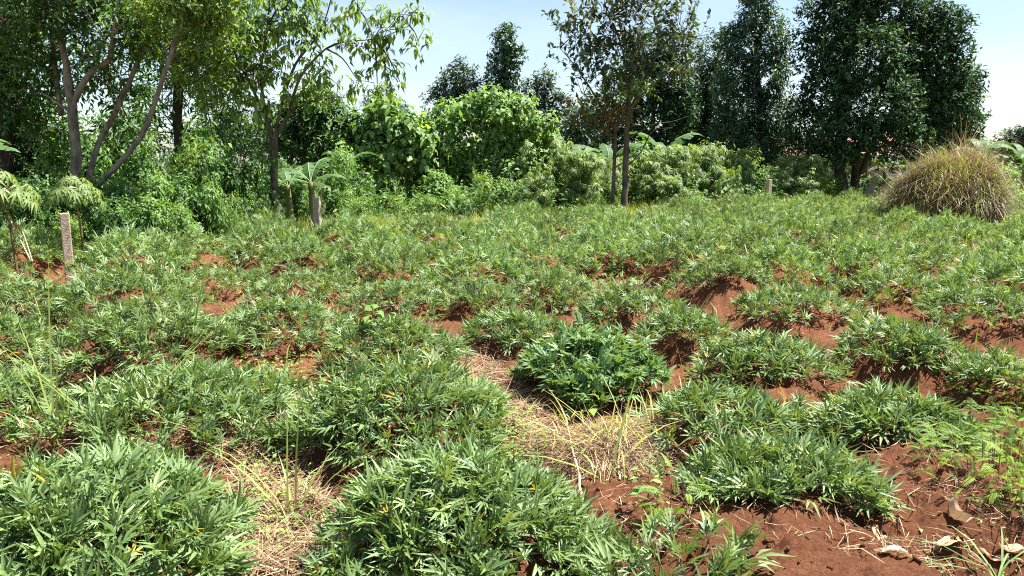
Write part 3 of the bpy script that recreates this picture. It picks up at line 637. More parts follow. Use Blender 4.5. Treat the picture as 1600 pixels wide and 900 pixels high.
acc = Acc(); n = 1100; x = RNG.uniform(-34, 46, n); y = edge_y(x) + 2.2 + 26 * RNG.uniform(0, 1, n) ** 1.3; k = ~((np.abs(x - 20) < 5.6) & (np.abs(y - 44) < 4)); x = x[k]; y = y[k]; n = len(x)
hh = RNG.uniform(.35, 1.1, n) + (x < 0) * .35; leaf_cloud(acc, T_OV + T_S, np.stack([x, y, hh * .4], -1), np.stack([RNG.uniform(.5, 1.1, n), RNG.uniform(.5, 1.1, n), hh * .6], -1), 9000, 5, .19, .3, .4, .4)
tag(obj('undergrowth', acc.mesh('undergrowth', M['forest'])), 'low leafy undergrowth covering the ground under and behind the trees', 'undergrowth', kind='stuff')
# --- shrubs of shared build
def shrub_mesh(seed, Ts, mat, size, ntw, per, droop, upw, shell, lobes):
    global RNG
    keep = RNG; RNG = np.random.default_rng(seed); acc = Acc(); tw = Acc(); g = RNG
    cen = [(0, 0, .5)]; rad_ = [(.55, .55, .45)]
    for k in range(lobes):
        a = g.uniform(0, 6.28); q = g.uniform(.25, .7); z = g.uniform(.35, 1.55); q *= (1.15 - .35 * z); cen.append((q * math.cos(a), q * math.sin(a), z)); s = g.uniform(.28, .5); rad_.append((s, s, s * .85))
    cen = np.array(cen); rad_ = np.array(rad_)
    leaf_cloud(acc, Ts, cen, rad_, ntw, per, size, droop, upw, shell, .22)
    for c in cen[1:]:
        b = np.array([c[0] * .12, c[1] * .12, -.05]); tw.add(*tube(curve_pts([b, (b + c) / 2 + g.normal(0, .06, 3), c], 6), np.linspace(.022, .008, 6), 5))
    f_ = acc.mesh('foliage', M[mat]); s_ = tw.mesh('stem', M['stem']); RNG = keep
    return f_, s_
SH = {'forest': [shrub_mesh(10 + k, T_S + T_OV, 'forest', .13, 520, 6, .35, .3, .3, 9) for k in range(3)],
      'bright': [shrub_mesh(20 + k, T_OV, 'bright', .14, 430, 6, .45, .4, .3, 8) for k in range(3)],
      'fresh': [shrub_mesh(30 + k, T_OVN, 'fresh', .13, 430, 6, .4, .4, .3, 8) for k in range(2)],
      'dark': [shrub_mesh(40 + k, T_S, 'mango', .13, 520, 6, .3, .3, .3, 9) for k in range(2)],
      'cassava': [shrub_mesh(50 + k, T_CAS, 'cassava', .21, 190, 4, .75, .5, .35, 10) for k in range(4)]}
shrub_count = {}
def shrub(kind, px, ybase, ytop, wpx, d, label, name='leafy_shrub', cat='shrub', group='shrubs along the field edge'):
    k = shrub_count.get(kind, 0); shrub_count[kind] = k + 1; f_, s_ = SH[kind][k % len(SH[kind])]
    b = P(px, ybase, d); b[2] = float(H(np.array([b[0]]), np.array([b[1]]), False)[0]); tz = P(px, ytop, d)[2]
    t = thing(name, label, cat, b, group); t.rotation_euler.z = random.uniform(0, 6.28)
    s = (wpx * d / FPX) / 2.0; t.scale = (s, s, max(.25, (tz - b[2]) / 1.95))
    tag(obj('foliage', f_, t), kind='stuff'); obj('stem', s_, t)
    return t
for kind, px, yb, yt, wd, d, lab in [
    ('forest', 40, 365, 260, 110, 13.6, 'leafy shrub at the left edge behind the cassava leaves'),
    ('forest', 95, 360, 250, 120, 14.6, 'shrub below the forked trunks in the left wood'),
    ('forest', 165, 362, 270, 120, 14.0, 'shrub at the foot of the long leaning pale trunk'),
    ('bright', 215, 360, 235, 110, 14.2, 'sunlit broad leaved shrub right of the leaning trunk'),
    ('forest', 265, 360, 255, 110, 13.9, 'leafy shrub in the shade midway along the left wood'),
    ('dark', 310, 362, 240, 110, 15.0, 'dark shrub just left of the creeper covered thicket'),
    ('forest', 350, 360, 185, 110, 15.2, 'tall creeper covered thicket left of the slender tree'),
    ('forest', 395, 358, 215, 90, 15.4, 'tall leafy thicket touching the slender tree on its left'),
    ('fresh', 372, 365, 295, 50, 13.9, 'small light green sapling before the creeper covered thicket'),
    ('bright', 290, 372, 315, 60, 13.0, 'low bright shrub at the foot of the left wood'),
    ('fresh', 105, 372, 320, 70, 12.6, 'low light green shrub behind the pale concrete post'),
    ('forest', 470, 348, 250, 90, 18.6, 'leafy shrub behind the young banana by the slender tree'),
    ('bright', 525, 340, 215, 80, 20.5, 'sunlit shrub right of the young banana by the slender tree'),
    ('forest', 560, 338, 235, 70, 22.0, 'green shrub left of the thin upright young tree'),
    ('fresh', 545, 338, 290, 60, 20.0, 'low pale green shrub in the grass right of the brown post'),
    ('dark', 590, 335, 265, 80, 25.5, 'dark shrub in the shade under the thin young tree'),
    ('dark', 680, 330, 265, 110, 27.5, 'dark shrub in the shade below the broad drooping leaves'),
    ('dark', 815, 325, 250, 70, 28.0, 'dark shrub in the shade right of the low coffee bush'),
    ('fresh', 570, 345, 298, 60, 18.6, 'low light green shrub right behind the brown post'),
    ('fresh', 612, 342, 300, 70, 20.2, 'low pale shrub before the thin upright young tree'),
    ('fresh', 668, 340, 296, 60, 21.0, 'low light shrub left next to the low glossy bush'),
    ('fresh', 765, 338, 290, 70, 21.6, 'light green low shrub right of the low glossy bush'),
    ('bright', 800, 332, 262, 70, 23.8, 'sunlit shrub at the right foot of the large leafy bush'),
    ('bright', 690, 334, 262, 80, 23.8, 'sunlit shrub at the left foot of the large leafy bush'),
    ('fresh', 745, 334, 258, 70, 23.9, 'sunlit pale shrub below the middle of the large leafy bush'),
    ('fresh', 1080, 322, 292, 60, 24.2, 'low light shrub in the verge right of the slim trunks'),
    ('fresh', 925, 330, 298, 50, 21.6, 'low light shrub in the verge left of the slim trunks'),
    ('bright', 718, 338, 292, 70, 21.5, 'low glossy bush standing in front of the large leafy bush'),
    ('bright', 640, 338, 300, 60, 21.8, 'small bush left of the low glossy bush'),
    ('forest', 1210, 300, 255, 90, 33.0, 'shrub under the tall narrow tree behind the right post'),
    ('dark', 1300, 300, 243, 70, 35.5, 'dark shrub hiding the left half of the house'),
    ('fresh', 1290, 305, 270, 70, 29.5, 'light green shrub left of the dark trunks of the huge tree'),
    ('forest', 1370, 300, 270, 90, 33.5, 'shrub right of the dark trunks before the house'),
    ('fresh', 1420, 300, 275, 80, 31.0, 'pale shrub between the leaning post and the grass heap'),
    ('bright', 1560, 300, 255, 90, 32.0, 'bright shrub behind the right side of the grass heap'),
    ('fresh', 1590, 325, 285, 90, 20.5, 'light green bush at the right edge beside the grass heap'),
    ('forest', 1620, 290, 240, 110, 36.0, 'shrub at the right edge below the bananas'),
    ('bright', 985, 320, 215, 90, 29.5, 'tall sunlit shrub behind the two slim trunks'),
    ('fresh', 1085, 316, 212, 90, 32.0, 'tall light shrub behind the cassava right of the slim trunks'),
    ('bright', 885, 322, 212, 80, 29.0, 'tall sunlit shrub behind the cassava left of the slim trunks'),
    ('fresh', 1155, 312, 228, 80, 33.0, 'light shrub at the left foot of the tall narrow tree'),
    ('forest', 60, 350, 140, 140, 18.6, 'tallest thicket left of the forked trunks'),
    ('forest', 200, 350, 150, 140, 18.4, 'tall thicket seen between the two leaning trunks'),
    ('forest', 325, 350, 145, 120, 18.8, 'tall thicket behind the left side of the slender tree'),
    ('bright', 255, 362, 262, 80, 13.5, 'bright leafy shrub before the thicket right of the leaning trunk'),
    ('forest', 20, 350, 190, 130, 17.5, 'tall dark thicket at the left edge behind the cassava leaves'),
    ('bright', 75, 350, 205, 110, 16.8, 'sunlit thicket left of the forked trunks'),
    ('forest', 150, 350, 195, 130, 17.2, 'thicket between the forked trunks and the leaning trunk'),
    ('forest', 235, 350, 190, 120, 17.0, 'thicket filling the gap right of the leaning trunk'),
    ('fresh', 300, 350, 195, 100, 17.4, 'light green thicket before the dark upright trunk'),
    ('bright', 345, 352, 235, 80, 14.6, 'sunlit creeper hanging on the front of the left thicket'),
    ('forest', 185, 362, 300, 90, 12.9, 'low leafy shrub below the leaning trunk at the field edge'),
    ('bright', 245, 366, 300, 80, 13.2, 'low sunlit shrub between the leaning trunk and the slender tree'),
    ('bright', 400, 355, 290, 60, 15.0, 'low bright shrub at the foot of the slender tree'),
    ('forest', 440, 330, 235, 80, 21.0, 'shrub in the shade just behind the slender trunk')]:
    shrub(kind, px, yb, yt, wd, d, lab)
for px, yb, yt, wd, d, lab in [
    (810, 322, 232, 90, 25.2, 'cassava bush at the right foot of the large leafy bush'),
    (868, 322, 228, 90, 25.6, 'cassava bush left of the tattered banana leaves'),
    (905, 324, 246, 80, 24.6, 'cassava bush in front of the bananas left of the two slim trunks'),
    (838, 328, 262, 70, 23.6, 'low cassava bush before the others left of the slim trunks'),
    (1015, 318, 240, 90, 26.5, 'cassava bush just right of the two slim trunks'),
    (1060, 316, 236, 80, 27.5, 'cassava bush below the banana right of the slim trunks'),
    (1100, 314, 236, 80, 28.5, 'cassava bush between the banana and the tall narrow tree'),
    (1140, 315, 270, 50, 27.0, 'small round cassava bush left of the right concrete post'),
    (1150, 310, 238, 70, 30.5, 'dark cassava bush behind the small round one'),
    (1245, 310, 254, 90, 29.0, 'cassava bush right of the right concrete post'),
    (1045, 322, 285, 60, 24.5, 'low cassava bush in the grass right of the slim trunks'),
    (945, 322, 255, 60, 25.8, 'cassava bush behind the two slim trunks'),
    (780, 326, 265, 60, 24.8, 'cassava bush left of the others below the large leafy bush')]:
    shrub('cassava', px, yb, yt - 14, wd * 1.2, d, lab, 'cassava_bush', 'cassava', 'cassava bushes along the field edge')
# near cassava sprays by the left post
for px, yb, yt, wd, d, lab in [(120, 385, 264, 78, 11.3, 'cassava plant hanging its leaves over the pale concrete post'), (10, 385, 258, 100, 10.4, 'cassava plant with drooping leaves at the left edge')]:
    g = P(px, yb, d); g[2] = float(H(np.array([g[0]]), np.array([g[1]]), False)[0]); t = thing('cassava_plant', lab, 'cassava', g, 'cassava plants at the left')
    acc = Acc(); k = d / FPX; tz = P(px, yt, d)[2]; st = Acc()
    n = 60; az = RNG.uniform(0, 6.28, n); rr = wd / 2 * k * np.sqrt(RNG.uniform(0, 1, n)); z = tz - .06 - (rr / (wd / 2 * k)) ** 2 * .28 - RNG.uniform(0, .2, n)
    pos = np.stack([rr * np.cos(az), rr * np.sin(az), z - g[2]], -1); f = nrm(np.stack([np.cos(az), np.sin(az), -.7 - RNG.uniform(0, .9, n)], -1)); nn = nrm(np.stack([np.cos(az) * .5, np.sin(az) * .5, np.ones(n)], -1))
    leaf_objects(t, leaf_meshes('cas', T_CAS, 'cassava'), pos, f, nn, np.full(n, .19) * RNG.uniform(.8, 1.15, n))
    st.add(*tube(curve_pts([(0.08, .05, -.05), (.05, .05, (tz - g[2]) * .5), (0, 0, tz - g[2] - .12)], 8), np.linspace(.022, .012, 8), 6))
    for i in range(n): st.add(*tube(np.array([(0, 0, tz - g[2] - .3 + .2 * RNG.random()), pos[i] * [.5, .5, 1] + [0, 0, .05], pos[i]]), [.005, .004, .003], 3))
    tag(obj('stem', st.mesh('stem', M['stem']), t), kind='stuff')

# ------------------------------------------------------------------ bananas
def banana_leaf(ln, wid, rise, tear, seed):
    r = np.random.default_rng(seed); n = 16; pts = []; a = rise; p = np.zeros(2)
    for k in range(n + 1):
        pts.append(p.copy()); p = p + np.array([math.cos(a), math.sin(a)]) * ln / n; a -= (rise + .9) / n * (.5 + 1.0 * k / n)
    pts = np.array(pts); V = []; F = []; R = []
    for s in (-1, 1):
        for k in range(2, n):
            if r.random() < tear * .4: continue
            u0, u1 = k / n, (k + 1) / n
            w0 = wid * math.sin(math.pi * min(1, max(0, (u0 - .08)) / .92) ** .75) + .004; w1 = wid * math.sin(math.pi * min(1, max(0, (u1 - .08)) / .92) ** .75) + .004
            g = .18 * tear * ln / n; dz = -r.uniform(.1, .35 + tear * .5); v0 = r.uniform(.1, .55); b = len(V)
            V += [(0, *pts[k]), (0, *pts[k + 1]), (s * w1, pts[k + 1][0] - g + w1 * .15, pts[k + 1][1] + dz * w1), (s * w0, pts[k][0] + g + w0 * .15, pts[k][1] + dz * w0)]
            R += [v0] * 4; F += [(b, b + 1, b + 2), (b, b + 2, b + 3)]
    rib, rf = tube(np.stack([np.zeros(n + 1), pts[:, 0], pts[:, 1]], -1), np.linspace(.016, .003, n + 1), 5)
    return mesh('leaf', V, F, M['banana'], R, False), mesh('midrib', rib, rf, M['midrib'])
BL = [banana_leaf(1.6, .30, 1.15, .05, 1), banana_leaf(1.5, .28, .85, .2, 2), banana_leaf(1.4, .27, .5, .6, 3), banana_leaf(1.2, .2, 1.4, 0, 4)]
def banana(px, ybase, ytop, d, label, leaves, s=1.0):
    b = P(px, ybase, d); b[2] = float(H(np.array([b[0]]), np.array([b[1]]), False)[0]); hz = P(px, ytop, d)[2] - b[2]
    t = thing('banana_plant', label, 'banana', b, 'banana plants')
    n = 10; V, F = tube(curve_pts([(0, 0, -.05), (.02, 0, hz * .5), (0, 0, hz)], n), np.linspace(.11, .055, n) * s, 9); obj('pseudostem', mesh('pseudostem', V, F, M['bananastem']), t)
    for k, (az, which, sc) in enumerate(leaves):
        l_, r_ = BL[which]; o = obj('leaf', l_, t, (0, 0, hz - .04 * (k % 3))); o.rotation_euler = (random.uniform(-.15, .15), random.uniform(-.2, .2), math.radians(az)); o.scale = (sc * s * .8,) * 3
        obj('midrib', r_, o)
# azimuth: 0 = away from the camera, 90 = left, -90 = right, 180 = towards the camera
banana(488, 345, 285, 17.2, 'young banana plant behind the brown concrete post', [(85, 1, .85), (-80, 1, .8), (40, 0, .8), (-30, 0, .9), (130, 2, .8), (-130, 2, .7), (10, 3, 1.0)])
banana(452, 345, 290, 17.8, 'young banana plant directly right of the slender trunk', [(95, 1, .8), (-100, 2, .7), (-20, 0, .9), (30, 3, .9), (150, 2, .6)])
banana(905, 318, 262, 27.5, 'banana plant with tattered dry leaves left of the slim trunks', [(20, 3, 1.3), (-40, 0, 1.2), (90, 1, 1.2), (-100, 2, 1.1), (150, 2, 1.0), (60, 0, 1.1)], 1.2)
banana(950, 318, 255, 28.2, 'banana plant with wide leaves just behind the slim trunks', [(80, 1, 1.4), (-70, 0, 1.3), (110, 2, 1.3), (-110, 1, 1.2), (15, 3, 1.2), (160, 2, 1.1)], 1.25)
banana(1035, 312, 250, 30.0, 'banana plant with raised leaves right of the slim trunks', [(75, 0, 1.4), (-75, 0, 1.4), (-50, 1, 1.2), (40, 0, 1.3), (120, 1, 1.2), (-130, 2, 1.1), (5, 3, 1.2)], 1.25)
banana(870, 316, 240, 29.5, 'banana plant with one upright pale leaf above the cassava', [(0, 3, 1.7), (60, 1, 1.0), (-70, 2, 1.1)], 1.1)
banana(1598, 290, 258, 27.0, 'large banana plant at the right edge beyond the grass heap', [(70, 0, 1.1), (95, 1, 1.1), (-60, 0, 1.1), (20, 3, 1.2), (140, 1, 1.0), (-120, 2, 1.), (45, 0, 1.1), (60, 1, .9)], 1.2)
banana(1532, 290, 245, 29.0, 'small banana plant just right behind the grass heap', [(10, 3, 1.5), (80, 1, 1.0), (-80, 0, 1.1), (-30, 0, 1.1)], 1.1)
banana(1380, 295, 262, 33.0, 'low banana plant between the dark trunks and the grass heap', [(70, 1, 1.1), (-70, 1, 1.1), (120, 2, 1.0), (-20, 0, .9), (-120, 2, 1.)], 1.1)
banana(-45, 385, 268, 10.9, 'banana plant outside the left edge with one leaf reaching in', [(-88, 1, .85), (60, 0, 1.0), (-10, 0, .9)])
banana(545, 330, 262, 23.0, 'pale yellowish banana plant half hidden behind the pale shrub', [(60, 0, 1.0), (-60, 0, 1.0), (0, 3, 1.2), (120, 2, .9)], 1.0)

# ------------------------------------------------------------------ posts
def post(px, ybase, ytop, wpx, d, tilt, label, rz=.5):
    b = P(px, ybase, d); z = float(H(np.array([b[0]]), np.array([b[1]]), False)[0]); top = P(px, ytop, d)[2]; wd = wpx * d / FPX
    t = obj('concrete_post', None, None, (b[0], b[1], z - .1)); tag(t, label, 'post', 'concrete posts along the field edge')
    h = (top - z + .1) / math.cos(tilt)
    sh = obj('shaft', bevel_box('shaft', wd * .82, wd * .82, h, M['post'], .012), t); t.rotation_euler = (0, tilt, rz if abs(tilt) < .1 else 0)
    for k in range(3):                                                   # wire staples on the field side
        V, F = tube(np.array([(wd * .2, -wd * .43, h * (.55 + .14 * k)), (wd * .2, -wd * .47, h * (.55 + .14 * k) + .01), (wd * .2, -wd * .43, h * (.55 + .14 * k) + .02)]), .003, 4); obj('staple', mesh('staple', V, F, M['bark_dark']), t)
post(107, 404, 333, 16, 10.6, .0, 'pale square concrete post under the cassava leaves at left', .5)
post(497, 358, 309, 12, 15.5, .0, 'brown weathered concrete post by the young banana', -.25)
post(1200, 314, 280, 8.5, 26.6, .0, 'short concrete post at the field edge left of the huge tree', .55)
post(1352, 306, 276, 9, 31.5, .32, 'leaning dark post beside the trunks of the huge tree')

# ------------------------------------------------------------------ house behind the huge tree
hx = thing('house', 'pinkish house with a rusty red roof half hidden behind the huge dark tree', 'house', (P(1335, 280, 44)[0], 44, 0))
W2, D2, HH = 4.7, 3.0, 2.2
obj('wall', bevel_box('wall', W2 * 2, D2 * 2, HH, M['wall'], .02), hx)
def slope(s):
    V = []; F = []; n = 40
    for k in range(n + 1):
        x = -W2 - .5 + (2 * W2 + 1) * k / n; zc = .03 * (k % 2)
        V += [(x, s * (D2 + .6), HH - .15 + zc), (x, 0, HH + .95 + zc)]
    for k in range(n): F += [(2 * k, 2 * k + 2, 2 * k + 3), (2 * k, 2 * k + 3, 2 * k + 1)]
    return mesh('roof', V, F, M['roof'], None, False)
for s in (-1, 1): obj('roof', slope(s), hx)
for s in (-1, 1):
    x = s * (W2 - .02); obj('gable', mesh('gable', [(x, -D2, HH), (x, D2, HH), (x, 0, HH + .9), (x - s * .15, -D2, HH), (x - s * .15, D2, HH), (x - s * .15, 0, HH + .9)], [(0, 1, 2), (3, 5, 4)], M['wall'], None, False), hx)
fas = obj('fascia', bevel_box('fascia', 2 * W2 + 1, .05, .16, M['white'], .008), hx, (0, -D2 - .63, HH - .26))
for x in (-3.3, .9, 3.3):
    wn = obj('window', bevel_box('window', 1.1, .06, 1.0, M['white'], .008), hx, (x, -D2 - .02, 1.0)); obj('shutter', bevel_box('shutter', .9, .05, .8, M['door'], .006), wn, (0, -.035, .1))
dr = obj('door', bevel_box('door', .95, .08, 2.05, M['door'], .01), hx, (-1.2, -D2 - .02, .02)); obj('handle', bevel_box('handle', .04, .06, .14, M['white'], .005), dr, (.36, -.06, 1.0))

# ------------------------------------------------------------------ the dry grass heap
hb = G(1472, 352, .25); hb[1] += 1.2; hb[0] = (1472 - 800) / FPX * hb[1] * 1.0; hb[2] = 0
hp = thing('grass_heap', 'tall rounded heap of dry and green grass at the right of the field', 'grass heap', hb)
n = 40; th = np.linspace(0, 2 * math.pi, n, endpoint=False); V = []; F = []
for i in range(9):
    u = i / 8; rr = 1.0 * math.cos(u * math.pi / 2) ** .55
    for a in th: V.append((rr * math.cos(a) * (1 + .08 * math.sin(3 * a + u * 4)), rr * math.sin(a) * (1 + .07 * math.cos(4 * a)), -.1 + 1.3 * math.sin(u * math.pi / 2) * (1 + .1 * math.sin(2 * a + 1))))
for i in range(8):
    for j in range(n): p, q = i * n + j, i * n + (j + 1) % n; F += [(p, q, q + n), (p, q + n, p + n)]
hp.scale = (1.2, 1.15, 1.12)
obj('earth_core', mesh('earth_core', V, F, M['soil'], np.full(len(V), .35)), hp)
def heap_blades(nb, mat, name, length, width, rng_lo, rng_hi, side=None, lean=.55):
    a = RNG.uniform(0, 2 * math.pi, nb) if side is None else RNG.normal(side, .9, nb); u = RNG.uniform(0, 1, nb) ** .8
    rr = 1.02 * np.cos(u * math.pi / 2) ** .55; base = np.stack([rr * np.cos(a), rr * np.sin(a), -.05 + 1.28 * np.sin(u * math.pi / 2) * (1 + .1 * np.sin(2 * a + 1))], -1)
    az = a + RNG.normal(0, 1.6, nb); le = np.clip(RNG.normal(.35 + .6 * (1 - u), .55, nb), -.9, 1.6)
    f = np.stack([np.cos(az) * np.sin(le), np.sin(az) * np.sin(le), np.cos(le)], -1); nn = np.stack([-np.cos(az) * np.cos(le), -np.sin(az) * np.cos(le), np.sin(le)], -1)
    ln = length * RNG.uniform(.3, 1.15, nb) * np.clip(1 + 2.2 * fbm(base[:, 0] * 2.2, (base[:, 2] - base[:, 1]) * 2.2, 2, 23), .45, 1.6); wd = width * RNG.uniform(.6, 1.2, nb); acc = Acc()
    pn = np.clip(.5 + 1.6 * fbm(base[:, 0] * 1.5 + 9, (base[:, 1] + base[:, 2]) * 1.5, 3, 41), 0, 1) * .6 + RNG.uniform(0, .4, nb)
    place_many(acc, T_HB, base, f, nn, np.stack([wd, ln, ln], -1), rng_lo + (rng_hi - rng_lo) * pn); tag(obj(name, acc.mesh(name, M[mat]), hp), kind='stuff')
heap_blades(22000, 'heapdry', 'dry_blades', .52, .006, 0, 1)
heap_blades(900, 'heapdry', 'long_wisps', 1.15, .008, .3, 1)
heap_blades(2200, 'grass', 'green_blades', .7, .011, .3, 1, -1.7)
heap_blades(2500, 'heapdry', 'reddish_blades', .5, .009, 0, .45, -.5)
heap_blades(1500, 'straw', 'straw_blades', .7, .009, 0, .8, -.3)

# ------------------------------------------------------------------ grass and weeds
def scatter_grass(name, label, pts, length, width, lean, mat, Ts=T_BL2, cat='grass'):
    acc = Acc(); z = H(pts[:, 0], pts[:, 1], False); base = np.column_stack([pts, z - .01]); blades(acc, base, len(base), length, width, lean, Ts)
    return tag(obj(name, acc.mesh(name, M[mat])), label, cat, kind='stuff')
def strip_pts(n, lo, hi, x0=-17, x1=24):
    x = RNG.uniform(x0, x1, n); y = edge_y(x) + RNG.uniform(lo, hi, n); k = fbm(x * .9, y * .9, 3, 31) > -.09
    return np.stack([x, y], -1)[k]
scatter_grass('grass_verge', 'strip of rough green grass between the field and the tree line', strip_pts(34000, -.7, 3.6), .55, .014, .45, 'grass')
scatter_grass('yellow_grass_verge', 'yellowing taller grass before the cassava bushes', strip_pts(20000, -.5, 2.6, -6, 14), .6, .014, .4, 'yellowgrass')
x = RNG.uniform(6, 40, 16000); y = RNG.uniform(18, 45, 16000); k = y > edge_y(x) - .5
scatter_grass('meadow_grass', 'light green grass beyond the field on the right', np.stack([x, y], -1)[k], .4, .018, .45, 'grass')
# weeds between the clumps, denser on the right and towards the back
n = 34000; y = RNG.uniform(0, 1, n) ** .7 * 22 + 5.5; x = RNG.uniform(-1, 1, n) * (y * .74)
px_ = 800 + FPX * x / y; dens = fbm(x * .8, y * .8, 3, 77) * 2.2 + .02 + .35 * (px_ > 1050) + .18 * (y > 13) - .5 * (y < 7)
k = (RNG.uniform(0, 1, n) < dens) & (y < edge_y(x))
scatter_grass('field_weeds', 'bright green grassy weeds growing between the sweet potato clumps', np.stack([x, y], -1)[k], .36, .013, .5, 'grass')
k2 = (RNG.uniform(0, 1, n) < (px_ > 1050) * .30 + (px_ < 1051) * (y > 13) * .07) & (y < edge_y(x)) & (y > 9)
scatter_grass('tall_weeds', 'taller yellow green weeds among the clumps on the right', np.stack([x, y], -1)[k2], .62, .010, .35, 'yellowgrass')
n = 26000; y = RNG.uniform(0, 1, n) ** .8 * 12 + 4.6; x = RNG.uniform(-1, .25, n) * (y * .74); px_ = 800 + FPX * x / y; dens = .12 + 2.2 * fbm(x * 1.1, y * 1.1, 3, 63) - .35 * (y < 5.5); k = (RNG.uniform(0, 1, n) < dens) & (y < edge_y(x)) & ~((px_ > 640) & (y < 8))
x = x[k]; y = y[k]; n = len(x); az = RNG.uniform(0, 6.28, n); el = RNG.uniform(.1, 1.1, n); acc = Acc()
place_many(acc, T_SP, np.stack([x, y, H(x, y, False) + RNG.uniform(.02, .16, n)], -1), np.stack([np.cos(az) * np.cos(el), np.sin(az) * np.cos(el), np.sin(el)], -1), nrm(np.array([0, 0, 1.]) + RNG.normal(0, .35, (n, 3))), .10 * RNG.uniform(.6, 1.2, n), np.clip(RNG.normal(.5, .22, n), 0, 1))
tag(obj('trailing_vines', acc.mesh('trailing_vines', M['potato_pale'])), 'low trailing vine leaves spread between the clumps on the left', 'vines', kind='stuff')
# low creeping weeds on the near soil
n = 5200; g = np.array([G(a, b, .05) for a, b in zip(RNG.uniform(-60, 1660, n), 520 + 420 * RNG.uniform(0, 1, n))]); k = fbm(g[:, 0] * 1.4, g[:, 1] * 1.4, 3, 55) > .06
g = g[k]; g[:, 2] = H(g[:, 0], g[:, 1]) + .008; n = len(g); az = RNG.uniform(0, 6.28, n); acc = Acc()
place_many(acc, T_OV, g, np.stack([np.cos(az), np.sin(az), RNG.uniform(-.1, .7, n)], -1), nrm(np.array([0, 0, 1.]) + RNG.normal(0, .3, (n, 3))), RNG.uniform(.012, .034, n), RNG.uniform(0, 1, n))
for (wx, wy, rx, ry, wn) in ((60, 630, 110, 60, 900), (440, 585, 80, 45, 700), (90, 510, 70, 30, 400), (470, 640, 70, 40, 500), (800, 690, 60, 50, 600), (640, 545, 60, 30, 300), (430, 760, 60, 100, 400)):
    a = RNG.uniform(0, 6.28, wn); r = np.sqrt(RNG.uniform(0, 1, wn)); g = np.array([G(wx + rx * r_ * math.cos(a_), wy + ry * r_ * math.sin(a_), .06) for a_, r_ in zip(a, r)]); g[:, 2] = H(g[:, 0], g[:, 1]) + RNG.uniform(.01, .09, wn); az = RNG.uniform(0, 6.28, wn)
    place_many(acc, T_OV, g, np.stack([np.cos(az), np.sin(az), RNG.uniform(-.1, .7, wn)], -1), nrm(np.array([0, 0, 1.]) + RNG.normal(0, .3, (wn, 3))), RNG.uniform(.015, .045, wn), RNG.uniform(.2, 1, wn))
tag(obj('creeping_weeds', acc.mesh('creeping_weeds', M['fresh'])), 'tiny creeping weeds on the red soil between the mounds', 'weeds', kind='stuff')

# dry straw mulch patches
def mulch(label, regions, nb, length=.22, width=.0045, name='straw_mulch', thick=.035, mat='straw'):
    acc = Acc(); q = []
    for (px, py, rx, ry, wgt) in regions:
        m = int(nb * wgt); a = RNG.uniform(0, 6.28, m); r = np.sqrt(RNG.uniform(0, 1, m)) * (1 + .25 * np.sin(3 * a)); q += [G(px + rx * r_ * math.cos(a_), py + ry * r_ * math.sin(a_), .06) for a_, r_ in zip(a, r)]
    q = np.array(q); q[:, 2] = H(q[:, 0], q[:, 1]) + RNG.uniform(.003, thick, len(q)); m = len(q); az = RNG.uniform(0, 6.28, m)
    f = np.stack([np.cos(az), np.sin(az), RNG.normal(.05, .18, m)], -1); nn = nrm(np.array([0, 0, 1.]) + RNG.normal(0, .3, (m, 3))); ln = length * RNG.uniform(.35, 1.2, m)
    place_many(acc, T_STRAW, q, f, nn, np.stack([width * RNG.uniform(.6, 1.5, m), ln, ln], -1), RNG.uniform(0, 1, m))
    return tag(obj(name, acc.mesh(name, M[mat])), label, 'straw', kind='stuff')
mulch('bed of dry straw between the two nearest clumps', [(435, 800, 100, 120, .6), (340, 690, 60, 30, .2), (470, 640, 70, 40, .2)], 5200)
mulch('bare patch strewn with dry straw in the middle of the field', [(735, 585, 75, 55, .7), (790, 640, 60, 30, .3)], 3600)
mulch('thin scatter of dry straw over the front red soil', [(1400, 820, 220, 90, .5), (1000, 840, 120, 70, .2), (1150, 640, 300, 80, .3)], 1500, .13, .003, 'loose_straw', .02)
mulch('bits of dry straw in the left part of the field', [(80, 640, 120, 60, .5), (50, 480, 80, 30, .3), (640, 520, 60, 40, .2)], 1300, .16, .004, 'loose_straw', .03)
# heap of pulled dry grass in front of the bright clump
g0 = G(950, 735, .05); g0[2] = float(H(g0[:1], g0[1:2])[0]); t = thing('dry_grass_pile', 'pale pile of pulled dry grass in front of the bright green clump', 'grass pile', g0)
acc = Acc(); n = 3600; u = RNG.uniform(0, 1, n); a = RNG.uniform(0, 6.28, n); r = np.sqrt(u) * .42 * (1 + .2 * np.sin(3 * a))
bx2, by2 = r * np.cos(a) * 1.05, r * np.sin(a) * .85 + .30
base = np.stack([bx2, by2, H(g0[0] + bx2, g0[1] + by2) - g0[2] + .17 * (1 - u) ** .8 * RNG.uniform(.1, 1, n)], -1)
az = np.where(RNG.uniform(0, 1, n) < .5, a, RNG.uniform(0, 6.28, n)) + RNG.normal(0, .5, n); el = RNG.normal(-.05, .32, n) - .35 * u; f = np.stack([np.cos(az) * np.cos(el), np.sin(az) * np.cos(el), np.sin(el)], -1); nn = nrm(np.array([0, 0, 1.]) + RNG.normal(0, .3, (n, 3))); ln = RNG.uniform(.06, .27, n)
place_many(acc, T_STRAW, base, f, nn, np.stack([RNG.uniform(.002, .005, n), ln, ln], -1), RNG.uniform(0, 1, n)); tag(obj('straw', acc.mesh('straw', M['straw']), t), kind='stuff')
acc = Acc(); n = 110; base = np.stack([RNG.normal(0, .22, n), RNG.normal(.3, .16, n), np.full(n, .12)], -1); blades(acc, base, n, .30, .008, .8, T_BL, rnd=RNG.uniform(.4, 1, n)); tag(obj('green_blades', acc.mesh('green_blades', M['yellowgrass']), t), kind='stuff')

